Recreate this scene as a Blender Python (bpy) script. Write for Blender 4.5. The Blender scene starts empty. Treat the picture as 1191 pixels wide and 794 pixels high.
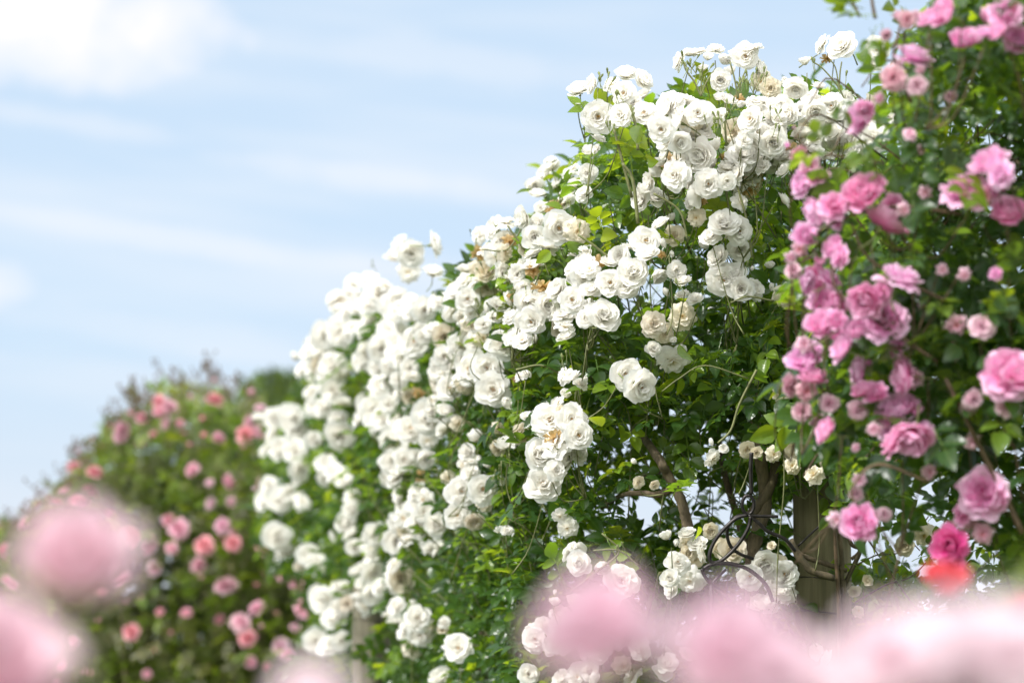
import bpy, math, random
import numpy as np
from mathutils import Vector, Matrix
R = random.Random(11); NR = np.random.RandomState(5)
rad = math.radians
S = bpy.context.scene
COL = S.collection
F = 2812.0            # focal length in photo pixels (85 mm on 36 mm, 1191 px wide)
CAMZ = 1.5
PITCH = math.atan(343/F)
cp, sp_ = math.cos(PITCH), math.sin(PITCH)

def P(px, py, d):
    """world point seen at photo pixel px,py at depth d in front of the viewpoint"""
    x = (px-595.5)/F*d; y = (397-py)/F*d
    return Vector((x, d*cp - y*sp_, CAMZ + y*cp + d*sp_))

# ------------------------------------------------------------------ helpers
def mesh_np(name, V, Fq, mat, attr=None, smooth=True):
    """V (n,3), Fq (m,4) quads or (m,3) tris; attr (n,3) colour"""
    V = np.asarray(V, dtype=np.float32); Fq = np.asarray(Fq, dtype=np.int32)
    me = bpy.data.meshes.new(name)
    k = Fq.shape[1]; n = len(Fq)
    me.vertices.add(len(V)); me.vertices.foreach_set('co', V.ravel())
    me.loops.add(n*k); me.loops.foreach_set('vertex_index', Fq.ravel())
    me.polygons.add(n)
    me.polygons.foreach_set('loop_start', np.arange(0, n*k, k, dtype=np.int32))
    me.polygons.foreach_set('loop_total', np.full(n, k, dtype=np.int32))
    if smooth: me.polygons.foreach_set('use_smooth', np.ones(n, dtype=bool))
    if attr is not None:
        a = me.color_attributes.new('tint', 'FLOAT_COLOR', 'POINT')
        c = np.ones((len(V), 4), dtype=np.float32); c[:, :3] = attr
        a.data.foreach_set('color', c.ravel())
    me.update(calc_edges=True)
    if mat: me.materials.append(mat)
    return me

def obj(name, me, parent=None, mw=None):
    o = bpy.data.objects.new(name, me); COL.objects.link(o)
    if mw is not None: o.matrix_world = mw
    if parent is not None:
        o.parent = parent
        o.matrix_parent_inverse = Matrix.Identity(4)
        if mw is not None:
            o.matrix_basis = Matrix.Translation(-parent.location) @ mw
    return o

def thing(name, label, cat, loc=(0,0,0), group=None):
    o = bpy.data.objects.new(name, None); COL.objects.link(o)
    o.location = loc; o.empty_display_size = .1
    o['label'] = label; o['category'] = cat
    if group: o['group'] = group
    return o

class MB:
    def __init__(s): s.V=[]; s.Q=[]; s.A=[]; s.n=0
    def add(s, V, Q, A=None):
        V=np.asarray(V,dtype=np.float32); s.V.append(V); s.Q.append(np.asarray(Q,dtype=np.int32)+s.n); s.n+=len(V)
        s.A.append(np.zeros((len(V),3),np.float32)+.5 if A is None else np.asarray(A,dtype=np.float32))
    def mesh(s, name, mat): return mesh_np(name, np.concatenate(s.V), np.concatenate(s.Q), mat, np.concatenate(s.A))

def crom(pts, n=6):
    pts=[Vector(p) for p in pts]
    if len(pts)<3: 
        return [pts[0].lerp(pts[-1], i/n) for i in range(n+1)]
    P_=[2*pts[0]-pts[1]]+pts+[2*pts[-1]-pts[-2]]
    out=[]
    for i in range(1,len(P_)-2):
        a,b,c,d=P_[i-1:i+3]
        for k in range(n):
            t=k/n
            out.append(.5*((2*b)+(c-a)*t+(2*a-5*b+4*c-d)*t*t+(3*b-a-3*c+d)*t**3))
    out.append(pts[-1]); return out

def tube(mb, pts, r0, r1=None, sides=6, n=6, rough=0, attr=(.5,.5,.5), interp=True):
    if r1 is None: r1=r0
    pts = crom(pts,n) if interp else [Vector(p) for p in pts]
    N=len(pts); V=[]
    ref=Vector((.3,.9,.2)).normalized()
    for i,p in enumerate(pts):
        t=(pts[min(i+1,N-1)]-pts[max(i-1,0)])
        t = t.normalized() if t.length>1e-9 else Vector((0,0,1))
        a=t.cross(ref)
        if a.length<.05: a=t.cross(Vector((1,0,0)))
        a.normalize(); b=t.cross(a); r=r0+(r1-r0)*i/(N-1)
        for k in range(sides):
            an=2*math.pi*k/sides; rr=r*(1+rough*(R.random()-.5))
            V.append(p+a*math.cos(an)*rr+b*math.sin(an)*rr)
    Q=[]
    for i in range(N-1):
        for k in range(sides):
            Q.append((i*sides+k, i*sides+(k+1)%sides, (i+1)*sides+(k+1)%sides, (i+1)*sides+k))
    m=len(V); V.append(pts[0]); V.append(pts[-1])
    for k in range(0,sides,2):
        Q.append((m,(k+2)%sides,(k+1)%sides,k)); o=(N-1)*sides; Q.append((m+1,o+k,o+(k+1)%sides,o+(k+2)%sides))
    mb.add([tuple(v) for v in V], Q, np.tile(attr,(len(V),1)))

# ------------------------------------------------------------------ materials
def newmat(name):
    m=bpy.data.materials.new(name); m.use_nodes=True; nt=m.node_tree; nt.nodes.clear()
    out=nt.nodes.new('ShaderNodeOutputMaterial')
    def N(t,**k):
        n=nt.nodes.new(t)
        for a,b in k.items(): setattr(n,a,b)
        return n
    return m,nt,N,nt.links.new,out

def ramp(N, stops):
    r=N('ShaderNodeValToRGB'); e=r.color_ramp.elements
    while len(e)<len(stops): e.new(.5)
    for i,(p,c) in enumerate(stops): e[i].position=p; e[i].color=(*c,1)
    return r

def petal_mat(name, stops, trans=.35, hue=.0, val=.06, rough=.5, transcol=(1,1,1), edge=None):
    m,nt,N,L,out=newmat(name)
    at=N('ShaderNodeAttribute',attribute_name='tint'); sep=N('ShaderNodeSeparateColor'); L(at.outputs['Color'],sep.inputs[0])
    r=ramp(N,stops); L(sep.outputs[0],r.inputs[0])
    oi=N('ShaderNodeObjectInfo')
    hs=N('ShaderNodeHueSaturation'); L(r.outputs[0],hs.inputs['Color'])
    # value varies with petal and flower
    mm=N('ShaderNodeMath',operation='MULTIPLY_ADD'); L(sep.outputs[1],mm.inputs[0]); mm.inputs[1].default_value=val; mm.inputs[2].default_value=1-val
    L(mm.outputs[0],hs.inputs['Value'])
    m2=N('ShaderNodeMath',operation='MULTIPLY_ADD'); L(oi.outputs['Random'],m2.inputs[0]); m2.inputs[1].default_value=hue; m2.inputs[2].default_value=.5-hue/2
    L(m2.outputs[0],hs.inputs['Hue'])
    m3=N('ShaderNodeMath',operation='MULTIPLY_ADD'); L(oi.outputs['Random'],m3.inputs[0]); m3.inputs[1].default_value=.35; m3.inputs[2].default_value=.88
    L(m3.outputs[0],hs.inputs['Saturation'])
    tc=N('ShaderNodeTexCoord'); nz=N('ShaderNodeTexNoise'); nz.inputs['Scale'].default_value=5; nz.inputs['Detail'].default_value=3
    L(tc.outputs['Object'],nz.inputs['Vector'])
    bp=N('ShaderNodeBump'); bp.inputs['Strength'].default_value=.35; bp.inputs['Distance'].default_value=.004; L(nz.outputs[0],bp.inputs['Height'])
    d=N('ShaderNodeBsdfPrincipled'); d.inputs['Roughness'].default_value=rough; d.inputs['Specular IOR Level'].default_value=.25
    L(hs.outputs[0],d.inputs['Base Color']); L(bp.outputs[0],d.inputs['Normal'])
    t=N('ShaderNodeBsdfTranslucent'); mx=N('ShaderNodeMix',data_type='RGBA',blend_type='MULTIPLY'); mx.inputs[0].default_value=1
    L(hs.outputs[0],mx.inputs[6]); mx.inputs[7].default_value=(*transcol,1); L(mx.outputs[2],t.inputs[0])
    ms=N('ShaderNodeMixShader'); ms.inputs[0].default_value=trans; L(d.outputs[0],ms.inputs[1]); L(t.outputs[0],ms.inputs[2]); L(ms.outputs[0],out.inputs[0])
    return m

WHITE = petal_mat('white_petal', [(0,(.80,.58,.28)),(.25,(.91,.86,.73)),(.6,(.94,.93,.90)),(1,(.94,.94,.93))], transcol=(1,.98,.935), trans=.54, hue=.0, val=.05)
CREAM = petal_mat('cream_petal', [(0,(.72,.48,.22)),(.3,(.87,.76,.56)),(.7,(.90,.85,.74)),(1,(.89,.83,.72))], trans=.4, hue=.02, val=.10)
PINK  = petal_mat('pink_petal', [(0,(.74,.07,.36)),(.35,(.86,.23,.54)),(.75,(.92,.44,.71)),(1,(.94,.66,.84))], trans=.38, hue=.03, val=.10)
FADED = petal_mat('faded_pink_petal', [(0,(.70,.33,.10)),(.25,(.80,.40,.45)),(.7,(.86,.50,.64)),(1,(.88,.68,.72))], trans=.38, hue=.03, val=.15)
CORAL = petal_mat('coral_petal', [(0,(.66,.12,.16)),(.4,(.78,.27,.35)),(.8,(.82,.42,.51)),(1,(.85,.55,.62))], trans=.35, hue=.05, val=.15)
TAN = petal_mat('withered_petal', [(0,(.50,.28,.10)),(.5,(.72,.50,.26)),(1,(.78,.60,.38))], trans=.4, hue=.02, val=.2)
BLUSH = petal_mat('blush_petal', [(0,(.74,.38,.40)),(.35,(.83,.58,.64)),(.8,(.87,.72,.77)),(1,(.88,.78,.82))], trans=.4, hue=.0, val=.06)
ROSE  = petal_mat('rose_pink_petal', [(0,(.74,.26,.40)),(.4,(.83,.46,.57)),(.8,(.87,.62,.70)),(1,(.88,.70,.76))], trans=.4, hue=.0, val=.08)
MAGENTA = petal_mat('magenta_petal', [(0,(.60,.02,.18)),(.4,(.74,.06,.32)),(.8,(.82,.20,.46)),(1,(.87,.38,.60))], trans=.35, val=.15)
RED   = petal_mat('red_petal', [(0,(.85,.30,.08)),(.4,(.80,.12,.10)),(1,(.84,.20,.24))], trans=.4, hue=.02, val=.1)

def leaf_mat(name, top, back, gloss=.38, tr=.36):
    m,nt,N,L,out=newmat(name)
    at=N('ShaderNodeAttribute',attribute_name='tint'); sep=N('ShaderNodeSeparateColor'); L(at.outputs['Color'],sep.inputs[0])
    # tint.r brightness, tint.g youth, tint.b distance from midrib
    a=N('ShaderNodeMix',data_type='RGBA'); L(sep.outputs[1],a.inputs[0]); a.inputs[6].default_value=(*top,1); a.inputs[7].default_value=(.16,.26,.02,1)
    hs=N('ShaderNodeHueSaturation'); L(a.outputs[2],hs.inputs['Color'])
    mm=N('ShaderNodeMath',operation='MULTIPLY_ADD'); L(sep.outputs[0],mm.inputs[0]); mm.inputs[1].default_value=1.1; mm.inputs[2].default_value=.5; L(mm.outputs[0],hs.inputs['Value'])
    mh=N('ShaderNodeMath',operation='MULTIPLY_ADD'); L(sep.outputs[0],mh.inputs[0]); mh.inputs[1].default_value=-.04; mh.inputs[2].default_value=.52; L(mh.outputs[0],hs.inputs['Hue'])
    # paler midrib
    rib=ramp(N,[(0,(.5,.5,.5)),(.10,(0,0,0))]); L(sep.outputs[2],rib.inputs[0])
    b=N('ShaderNodeMix',data_type='RGBA'); L(rib.outputs[0],b.inputs[0]); L(hs.outputs[0],b.inputs[6]); b.inputs[7].default_value=(.15,.24,.06,1)
    geo=N('ShaderNodeNewGeometry')
    c=N('ShaderNodeMix',data_type='RGBA'); L(geo.outputs['Backfacing'],c.inputs[0]); L(b.outputs[2],c.inputs[6]); c.inputs[7].default_value=(*back,1)
    p=N('ShaderNodeBsdfPrincipled'); L(c.outputs[2],p.inputs['Base Color']); p.inputs['Roughness'].default_value=gloss; p.inputs['Specular IOR Level'].default_value=.5
    tc=N('ShaderNodeTexCoord'); nz=N('ShaderNodeTexNoise'); nz.inputs['Scale'].default_value=180; L(tc.outputs['Object'],nz.inputs['Vector'])
    bp=N('ShaderNodeBump'); bp.inputs['Strength'].default_value=.3; bp.inputs['Distance'].default_value=.003; L(nz.outputs[0],bp.inputs['Height']); L(bp.outputs[0],p.inputs['Normal'])
    t=N('ShaderNodeBsdfTranslucent'); g=N('ShaderNodeMix',data_type='RGBA'); L(sep.outputs[1],g.inputs[0]); g.inputs[6].default_value=(.24,.40,.015,1); g.inputs[7].default_value=(.60,.72,.02,1)
    hs2=N('ShaderNodeHueSaturation'); L(g.outputs[2],hs2.inputs['Color']); L(mm.outputs[0],hs2.inputs['Value']); L(hs2.outputs[0],t.inputs[0])
    ms=N('ShaderNodeMixShader'); ms.inputs[0].default_value=tr; L(p.outputs[0],ms.inputs[1]); L(t.outputs[0],ms.inputs[2]); L(ms.outputs[0],out.inputs[0])
    return m
LEAF_W = leaf_mat('glossy_rose_leaf', (.032,.076,.021), (.08,.13,.06), .26, .44)
LEAF_P = leaf_mat('broad_rose_leaf', (.034,.076,.028), (.09,.14,.08), .30, .42)
LEAF_B = leaf_mat('small_shrub_leaf', (.075,.070,.020), (.11,.11,.045), .38, .36)
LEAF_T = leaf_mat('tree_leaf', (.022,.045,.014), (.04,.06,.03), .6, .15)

def bark_mat(name, c1, c2, scale=(60,60,8), rough=.85, bump=.6, dist=.004):
    m,nt,N,L,out=newmat(name)
    tc=N('ShaderNodeTexCoord'); mp=N('ShaderNodeMapping'); mp.inputs['Scale'].default_value=scale; L(tc.outputs['Object'],mp.inputs[0])
    nz=N('ShaderNodeTexNoise'); nz.inputs['Scale'].default_value=1; nz.inputs['Detail'].default_value=6; nz.inputs['Roughness'].default_value=.65; L(mp.outputs[0],nz.inputs['Vector'])
    r=ramp(N,[(.3,c1),(.68,c2)]); L(nz.outputs[0],r.inputs[0])
    n2=N('ShaderNodeTexNoise'); n2.inputs['Scale'].default_value=6; L(tc.outputs['Object'],n2.inputs['Vector'])
    r2=ramp(N,[(.35,(.62,.66,.5)),(.7,(1.1,1.05,1))]); L(n2.outputs[0],r2.inputs[0])
    mx=N('ShaderNodeMix',data_type='RGBA',blend_type='MULTIPLY'); mx.inputs[0].default_value=1; L(r.outputs[0],mx.inputs[6]); L(r2.outputs[0],mx.inputs[7])
    p=N('ShaderNodeBsdfPrincipled'); p.inputs['Roughness'].default_value=rough; L(mx.outputs[2],p.inputs['Base Color'])
    bp=N('ShaderNodeBump'); bp.inputs['Strength'].default_value=bump; bp.inputs['Distance'].default_value=dist; L(nz.outputs[0],bp.inputs['Height']); L(bp.outputs[0],p.inputs['Normal'])
    L(p.outputs[0],out.inputs[0]); return m
BARK = bark_mat('rose_cane_bark', (.055,.040,.028), (.19,.145,.10), (90,90,30))
POST = bark_mat('weathered_post_wood', (.085,.075,.045), (.22,.195,.125), (70,70,3.0))
POST_G = bark_mat('grey_post_wood', (.10,.09,.075), (.23,.205,.17), (70,70,3.0))
ROOF = bark_mat('brown_roof', (.10,.075,.05), (.16,.12,.085), (3,12,3))
WALL = bark_mat('rendered_wall', (.3,.27,.23), (.38,.35,.3), (2,2,2), bump=.1)
DOORM = bark_mat('painted_door', (.06,.08,.07), (.09,.11,.10), (2,2,9), bump=.1)

def simple(name, col, rough=.6, metal=0, var=.3, scale=80, trans=0):
    m,nt,N,L,out=newmat(name)
    tc=N('ShaderNodeTexCoord'); nz=N('ShaderNodeTexNoise'); nz.inputs['Scale'].default_value=scale; nz.inputs['Detail'].default_value=3; L(tc.outputs['Object'],nz.inputs['Vector'])
    r=ramp(N,[(.3,tuple(c*(1-var) for c in col)),(.7,tuple(min(1,c*(1+var)) for c in col))]); L(nz.outputs[0],r.inputs[0])
    p=N('ShaderNodeBsdfPrincipled'); p.inputs['Roughness'].default_value=rough; p.inputs['Metallic'].default_value=metal; L(r.outputs[0],p.inputs['Base Color'])
    L(p.outputs[0],out.inputs[0]); return m
TWIG = simple('green_brown_twig', (.13,.14,.05), .6)
TWIG_R = simple('reddish_twig', (.10,.065,.035), .6)
CALYX = simple('calyx_green', (.16,.19,.06), .6)
STAMEN = simple('stamen_ochre', (.60,.36,.10), .7)
IRON = simple('black_iron', (.030,.026,.026), .38, .6, .4)
GLASS = simple('window_glass', (.05,.06,.07), .1)

# ------------------------------------------------------------------ flowers (unit radius about 1, facing +Z)
def petal(mb, L, W, th0, th1, phi, cup, ruf, rng, r0=.02, z0=0., g=None, nu=6, nv=6, twist=0, vbase=0):
    u=np.linspace(-1,1,nu); v=np.linspace(0,1,nv)
    th=th0+(th1-th0)*v
    dr=np.sin(th)*L; dz=np.cos(th)*L
    cr=np.concatenate([[0],np.cumsum((dr[1:]+dr[:-1])/2/(nv-1))])+r0
    cz=np.concatenate([[0],np.cumsum((dz[1:]+dz[:-1])/2/(nv-1))])+z0
    U,Vv=np.meshgrid(u,v)
    w=W*(.22+.78*np.power(v,.65))*(1-.30*np.clip((v-.72)/.28,0,1)**2)
    back=.17*U**2*Vv+(.05*np.cos(U*3.1+rng.uniform(0,6)))*Vv**3
    Ve=np.clip(Vv-back,0,1)
    rr=np.interp(Ve.ravel(),v,cr).reshape(U.shape); zz=np.interp(Ve.ravel(),v,cz).reshape(U.shape)
    th_=np.interp(Ve.ravel(),v,th).reshape(U.shape)
    ph1,ph2=rng.uniform(0,6.28,2)
    off=cup*U**2*w[:,None]*(.3+.7*Vv)+ruf*(np.sin(U*3.6+ph1)*.6+np.sin(U*6.5+ph2)*.4)*Vv**2.2
    # inward normal = (-cos th, sin th) in (r,z)
    rr=rr-np.cos(th_)*off; zz=zz+np.sin(th_)*off
    y=U*w[:,None]; y=y+twist*Vv*rr
    x=rr
    c,s=math.cos(phi),math.sin(phi)
    V=np.stack([x*c-y*s, x*s+y*c, zz],-1).reshape(-1,3)
    Q=[(i*nu+j,i*nu+j+1,(i+1)*nu+j+1,(i+1)*nu+j) for i in range(nv-1) for j in range(nu-1)]
    g=rng.uniform() if g is None else g
    A=np.stack([(vbase+(1-vbase)*Vv).ravel(), np.full(U.size,g), np.abs(U).ravel()],-1)
    mb.add(V,Q,A)

def flower_mesh(name, mat, layers, seed, jit=.08, res=6, z_step=.02):
    rng=np.random.RandomState(seed); mb=MB()
    for li,(n,L,W,a0,a1,cup,ruf,vb) in enumerate(layers):
        off=rng.uniform(0,6.28)
        for k in range(n):
            ph=off+2*math.pi*k/n+rng.uniform(-.2,.2)
            j=1+rng.uniform(-jit,jit)
            petal(mb, L*j, W*(1+rng.uniform(-jit,jit)), rad(a0+rng.uniform(-9,9)), rad(a1+rng.uniform(-16,16)), ph, cup, ruf, rng,
                  r0=.02, z0=z_step*li, nu=res, nv=res, twist=rng.uniform(-.12,.12), vbase=vb)
    return mb.mesh(name, mat)

open_l  = [(6,1.0,.60,76,96,.16,.055,.35),(6,.93,.56,66,82,.2,.05,.3),(6,.80,.47,54,62,.28,.05,.25),(6,.64,.38,40,42,.32,.045,.2),(6,.50,.28,26,24,.36,.04,.12),(4,.34,.2,14,12,.4,.03,.05)]
half_l  = [(6,1.05,.62,76,70,.22,.055,.4),(6,1.0,.58,64,50,.28,.05,.4),(6,.90,.50,48,30,.34,.05,.4),(6,.76,.42,32,12,.38,.045,.35),(6,.60,.32,18,0,.42,.04,.3),(4,.46,.24,8,-6,.45,.03,.25)]
full_l  = [(7,1.0,.54,80,104,.12,.08,.35),(7,.96,.50,70,86,.15,.08,.35),(7,.86,.44,58,68,.2,.08,.3),(7,.74,.37,45,48,.25,.075,.3),(7,.60,.30,30,32,.3,.065,.25),(6,.46,.24,12,16,.35,.05,.2)]
cup_l   = [(5,1.15,.62,64,20,.35,.07,.4),(5,1.08,.58,52,12,.4,.06,.4),(5,.98,.5,38,2,.45,.06,.4),(5,.85,.4,22,-8,.5,.05,.35),(4,.7,.3,10,-10,.5,.04,.35)]
bud_l   = [(4,1.3,.50,38,-32,.55,.03,.55),(4,1.25,.44,30,-26,.6,.03,.5),(3,1.18,.34,18,-14,.6,.02,.5)]
droop_l = [(6,1.05,.50,85,135,-.1,.16,.3),(6,.95,.45,72,118,0,.16,.25),(5,.75,.38,55,80,.15,.14,.2),(5,.55,.28,35,50,.2,.1,.1)]
spent_l = [(5,.9,.34,70,150,-.35,.2,.3),(5,.8,.3,50,110,-.3,.2,.2),(4,.6,.25,30,50,.1,.18,0)]
cent_l  = [(7,1.25,.56,98,38,.25,.07,.55),(7,1.2,.52,88,18,.3,.07,.45),(8,1.08,.42,72,4,.3,.08,.35),(9,.92,.32,55,-8,.3,.09,.2),(9,.76,.26,38,-12,.25,.09,.1),(8,.6,.2,22,-12,.2,.08,0)]
cent2_l = [(7,1.25,.56,90,96,.15,.09,.6),(8,1.2,.5,88,40,.25,.09,.5),(8,1.05,.4,72,14,.3,.09,.35),(9,.88,.3,52,4,.3,.10,.2),(9,.7,.24,34,0,.25,.1,.1)]
pom_l   = [(8,1.0,.42,95,110,.1,.1,.6),(8,.98,.4,80,80,.15,.12,.5),(9,.9,.34,62,55,.15,.12,.35),(9,.76,.28,45,35,.15,.12,.2),(8,.6,.24,25,15,.2,.1,.1)]

WH={'F':[flower_mesh('white_rose_open',WHITE,open_l,s) for s in (1,2,3,4)]+[flower_mesh('white_rose_full',WHITE,full_l,s) for s in (5,6,7)]+[flower_mesh('white_rose_half',WHITE,half_l,8)],
    'H':[flower_mesh('white_rose_half',WHITE,half_l,s) for s in (11,12,13)]+[flower_mesh('white_rose_full',WHITE,full_l,s) for s in (14,15)]+[flower_mesh('white_rose_droop',WHITE,droop_l,16)],
    'C':[flower_mesh('white_rose_cup',WHITE,cup_l,s) for s in (21,22)]+[flower_mesh('white_rose_bud',WHITE,bud_l,23)],
    'D':[flower_mesh('white_rose_droop',WHITE,droop_l,s) for s in (31,32)]+[flower_mesh('white_rose_cup2',WHITE,cup_l,33)],
    'S':[flower_mesh('cream_rose',CREAM,half_l,41),flower_mesh('cream_rose_full',CREAM,full_l,42),flower_mesh('cream_rose_droop',CREAM,droop_l,43)],
    'T':[flower_mesh('withered_rose',TAN,spent_l,s) for s in (45,46)]}
PK={'F':[flower_mesh('pink_rose_quartered',PINK,cent_l,s) for s in (51,52,53)]+[flower_mesh('pink_rose_open',PINK,cent2_l,s) for s in (54,55)],
    'S':[flower_mesh('pink_rose_faded',FADED,droop_l,61),flower_mesh('pink_rose_spent',FADED,spent_l,62),flower_mesh('pink_rose_loose',FADED,full_l,63)],
    'M':[flower_mesh('magenta_rose',MAGENTA,cent_l,68)],
    'B':[flower_mesh('pink_bud',PINK,bud_l,65),flower_mesh('pink_bud_opening',PINK,cup_l,66)]}
CO={'F':[flower_mesh('coral_pompon',FADED if s==73 else CORAL,pom_l,s,res=5) for s in (71,72,73)],
    'C':[flower_mesh('coral_small',CORAL,cup_l,s,res=5) for s in (74,75)]}

def stamen_mesh(seed):
    rng=np.random.RandomState(seed); mb=MB()
    for k in range(22):
        a=rng.uniform(0,6.28); t=rng.uniform(.05,.5); l=rng.uniform(.22,.36)
        e=Vector((math.sin(t)*math.cos(a)*l*1.1,math.sin(t)*math.sin(a)*l*1.1,.1+math.cos(t)*l))
        tube(mb,[(0,0,.06),e],.006,.006,4,2)
        tube(mb,[e,e+Vector((.03*math.cos(a),.03*math.sin(a),.035))],.026,.014,5,2)
    tube(mb,[(0,0,.03),(0,0,.18)],.06,.03,8,2)
    return mb.mesh('stamens',STAMEN)
ST=[stamen_mesh(s) for s in (1,2,3)]
def calyx_mesh(seed, big=1.0, stalk=1.3):
    rng=np.random.RandomState(seed); mb=MB()
    for k in range(5):
        petal(mb,.62*big,.11*big,rad(35 if big<1.2 else 15),rad(120 if big<1.2 else -12),k*1.2566+rng.uniform(-.1,.1),.2,.02,rng,r0=.05,z0=-.04,nu=3,nv=5)
    # hip and bent stalk
    hip=[(0,0,-.26),(0,0,-.20),(0,0,-.10),(0,0,0)]
    tube(mb,hip,.07,.12,7,3)
    tube(mb,[(0,0,-.24),(rng.uniform(-.15,.15),rng.uniform(-.15,.15),-.24-.5*stalk),(rng.uniform(-.4,.4),rng.uniform(-.4,.4),-.24-stalk)],.040,.045,5,3)
    return mb.mesh('calyx',CALYX)
CX=[calyx_mesh(s) for s in (1,2,3)]; CXB=[calyx_mesh(s,1.7,1.6) for s in (5,6)]
# small hard green bud: sepals closed over a cream tip
def gbud_mesh(seed):
    rng=np.random.RandomState(seed); mb=MB()
    for k in range(5): petal(mb,1.5,.34,rad(36),rad(-30),k*1.2566,.3,.02,rng,r0=.03,z0=0,nu=4,nv=6,vbase=.2)
    tube(mb,[(0,0,-.3),(0,0,0),(0,0,.1)],.2,.3,7,3)
    tube(mb,[(0,0,-.2),(.2,.1,-1.6),(.3,-.2,-3.2)],.10,.11,5,4)
    return mb.mesh('green_bud',CALYX)
GB=[gbud_mesh(s) for s in (1,2)]

# ------------------------------------------------------------------ leaves
def leaflet():
    t=np.array([0,.16,.38,.62,.84,1.0]); w=np.array([.06,.60,.98,.90,.48,0.02])*.33
    cols=np.array([-1,-.5,0,.5,1]); V=[];A=[]
    for ti,wi in zip(t,w):
        for c in cols: V.append((ti-.05*abs(c)*(1 if ti>.1 else 0), c*wi, abs(c)*wi*.42-.22*ti*ti)); A.append((0,0,abs(c)))
    n=len(cols); Q=[(i*n+j,(i+1)*n+j,(i+1)*n+j+1,i*n+j+1) for i in range(len(t)-1) for j in range(n-1)]
    return np.array(V,np.float32),np.array(Q,np.int32),np.array(A,np.float32)
LV,LQ,LA=leaflet()
LQ=LQ[:, ::-1] if False else LQ
def lowleaf():
    V=np.array([(0,0,0),(.45,-.33,.1),(.45,0,-.03),(.45,.33,.1),(1,0,-.2),(.1,.02,0)],np.float32)
    Q=np.array([(0,1,2,2),(0,2,3,3),(1,4,2,2),(2,4,3,3)]); 
    return V,Q
def compound(seed, nleaf=5, low=False):
    rng=np.random.RandomState(seed); Vs=[];Qs=[];As=[];n=0
    def put(pos,ang,sc,tilt):
        nonlocal n
        V=LV*sc; c,s=math.cos(ang),math.sin(ang); ct,st=math.cos(tilt),math.sin(tilt)
        y=V[:,1]*ct-V[:,2]*st; z=V[:,1]*st+V[:,2]*ct
        X=V[:,0]*c-y*s; Y=V[:,0]*s+y*c
        Vs.append(np.stack([X+pos[0],Y+pos[1],z+pos[2]],-1)); Qs.append(LQ+n); A=LA.copy(); A[:,0]=rng.uniform(-.15,.15); As.append(A); n+=len(V)
    pairs=(nleaf-1)//2; Lr=.75+.75*(pairs-1)
    zf=lambda x:-.10*x*x
    put((Lr,0,zf(Lr)),rng.uniform(-.15,.15),1.0+rng.uniform(-.05,.1),rng.uniform(-.3,.3))
    for k in range(pairs):
        x=Lr-.28-k*.68
        for sgn in (-1,1): put((x+rng.uniform(-.05,.05),sgn*.05,zf(x)),sgn*rng.uniform(.85,1.2),(.88-.08*k)*rng.uniform(.88,1.08),rng.uniform(-.35,.35))
    # rachis: flat narrow strip folded into a V
    xs=np.linspace(-.5,Lr,6); V=[];Q=[]
    for x in xs:
        V+= [(x,-.028,zf(x)),(x,0,zf(x)-.03),(x,.028,zf(x))]
    for i in range(5):
        for j in range(2): Q.append((i*3+j,(i+1)*3+j,(i+1)*3+j+1,i*3+j+1))
    Vs.append(np.array(V)); Qs.append(np.array(Q)+n); As.append(np.tile((0,0,0.),(len(V),1)))
    return np.concatenate(Vs),np.concatenate(Qs),np.concatenate(As)
COMP=[compound(i,5) for i in range(4)]+[compound(9,7),compound(10,3),compound(11,3)]

def foliage(name, mat, pos, size, out_dir, young, spread=1.0, droop=.35, variants=None, uptilt=.9):
    """pos (n,3), size (n,), out_dir (n,3) growth direction, young (n,) 0..1"""
    n=len(pos); variants=variants or COMP
    a=out_dir+NR.normal(0,.75*spread,(n,3)); a[:,2]-=droop; a/=np.linalg.norm(a,axis=1)[:,None]
    up=np.tile((0,0,uptilt),(n,1))+NR.normal(0,.42,(n,3))+out_dir*.35
    b=np.cross(up,a); b/=np.linalg.norm(b,axis=1)[:,None]+1e-9
    c=np.cross(a,b)
    mb=MB(); which=NR.randint(0,len(variants),n)
    for k,(V,Q,A) in enumerate(variants):
        idx=np.where(which==k)[0]
        if len(idx)==0: continue
        m=len(idx); VV=V[None]*size[idx][:,None,None]
        W=VV[:,:,0:1]*a[idx][:,None]+VV[:,:,1:2]*b[idx][:,None]+VV[:,:,2:3]*c[idx][:,None]+pos[idx][:,None]
        QQ=(Q[None]+(np.arange(m)*len(V))[:,None,None]).reshape(-1,4)
        AA=np.tile(A[None],(m,1,1)); AA[:,:,0]=np.clip(AA[:,:,0]+NR.uniform(.15,.75,(m,1)),0,1); AA[:,:,1]=young[idx][:,None]
        mb.add(W.reshape(-1,3),QQ,AA.reshape(-1,3))
    return mb.mesh(name,mat)

def inpoly(x,y,poly):
    r=np.zeros(len(x),bool); n=len(poly); j=n-1
    for i in range(n):
        xi,yi=poly[i]; xj,yj=poly[j]
        c=((yi>y)!=(yj>y))&(x<(xj-xi)*(y-yi)/(yj-yi+1e-9)+xi)
        r^=c; j=i
    return r
def Pn(px,py,d):
    x=(px-595.5)/F*d; y=(397-py)/F*d
    return np.stack([x,d*cp-y*sp_,CAMZ+y*cp+d*sp_],-1)
_k=NR.normal(0,1,(14,3)); _ph=NR.uniform(0,6.28,14)
def clump(p, s):
    """smooth 3D pseudo-noise, mean 0"""
    return np.mean(np.sin(p@_k.T*s+_ph),axis=1)*2.2

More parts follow.
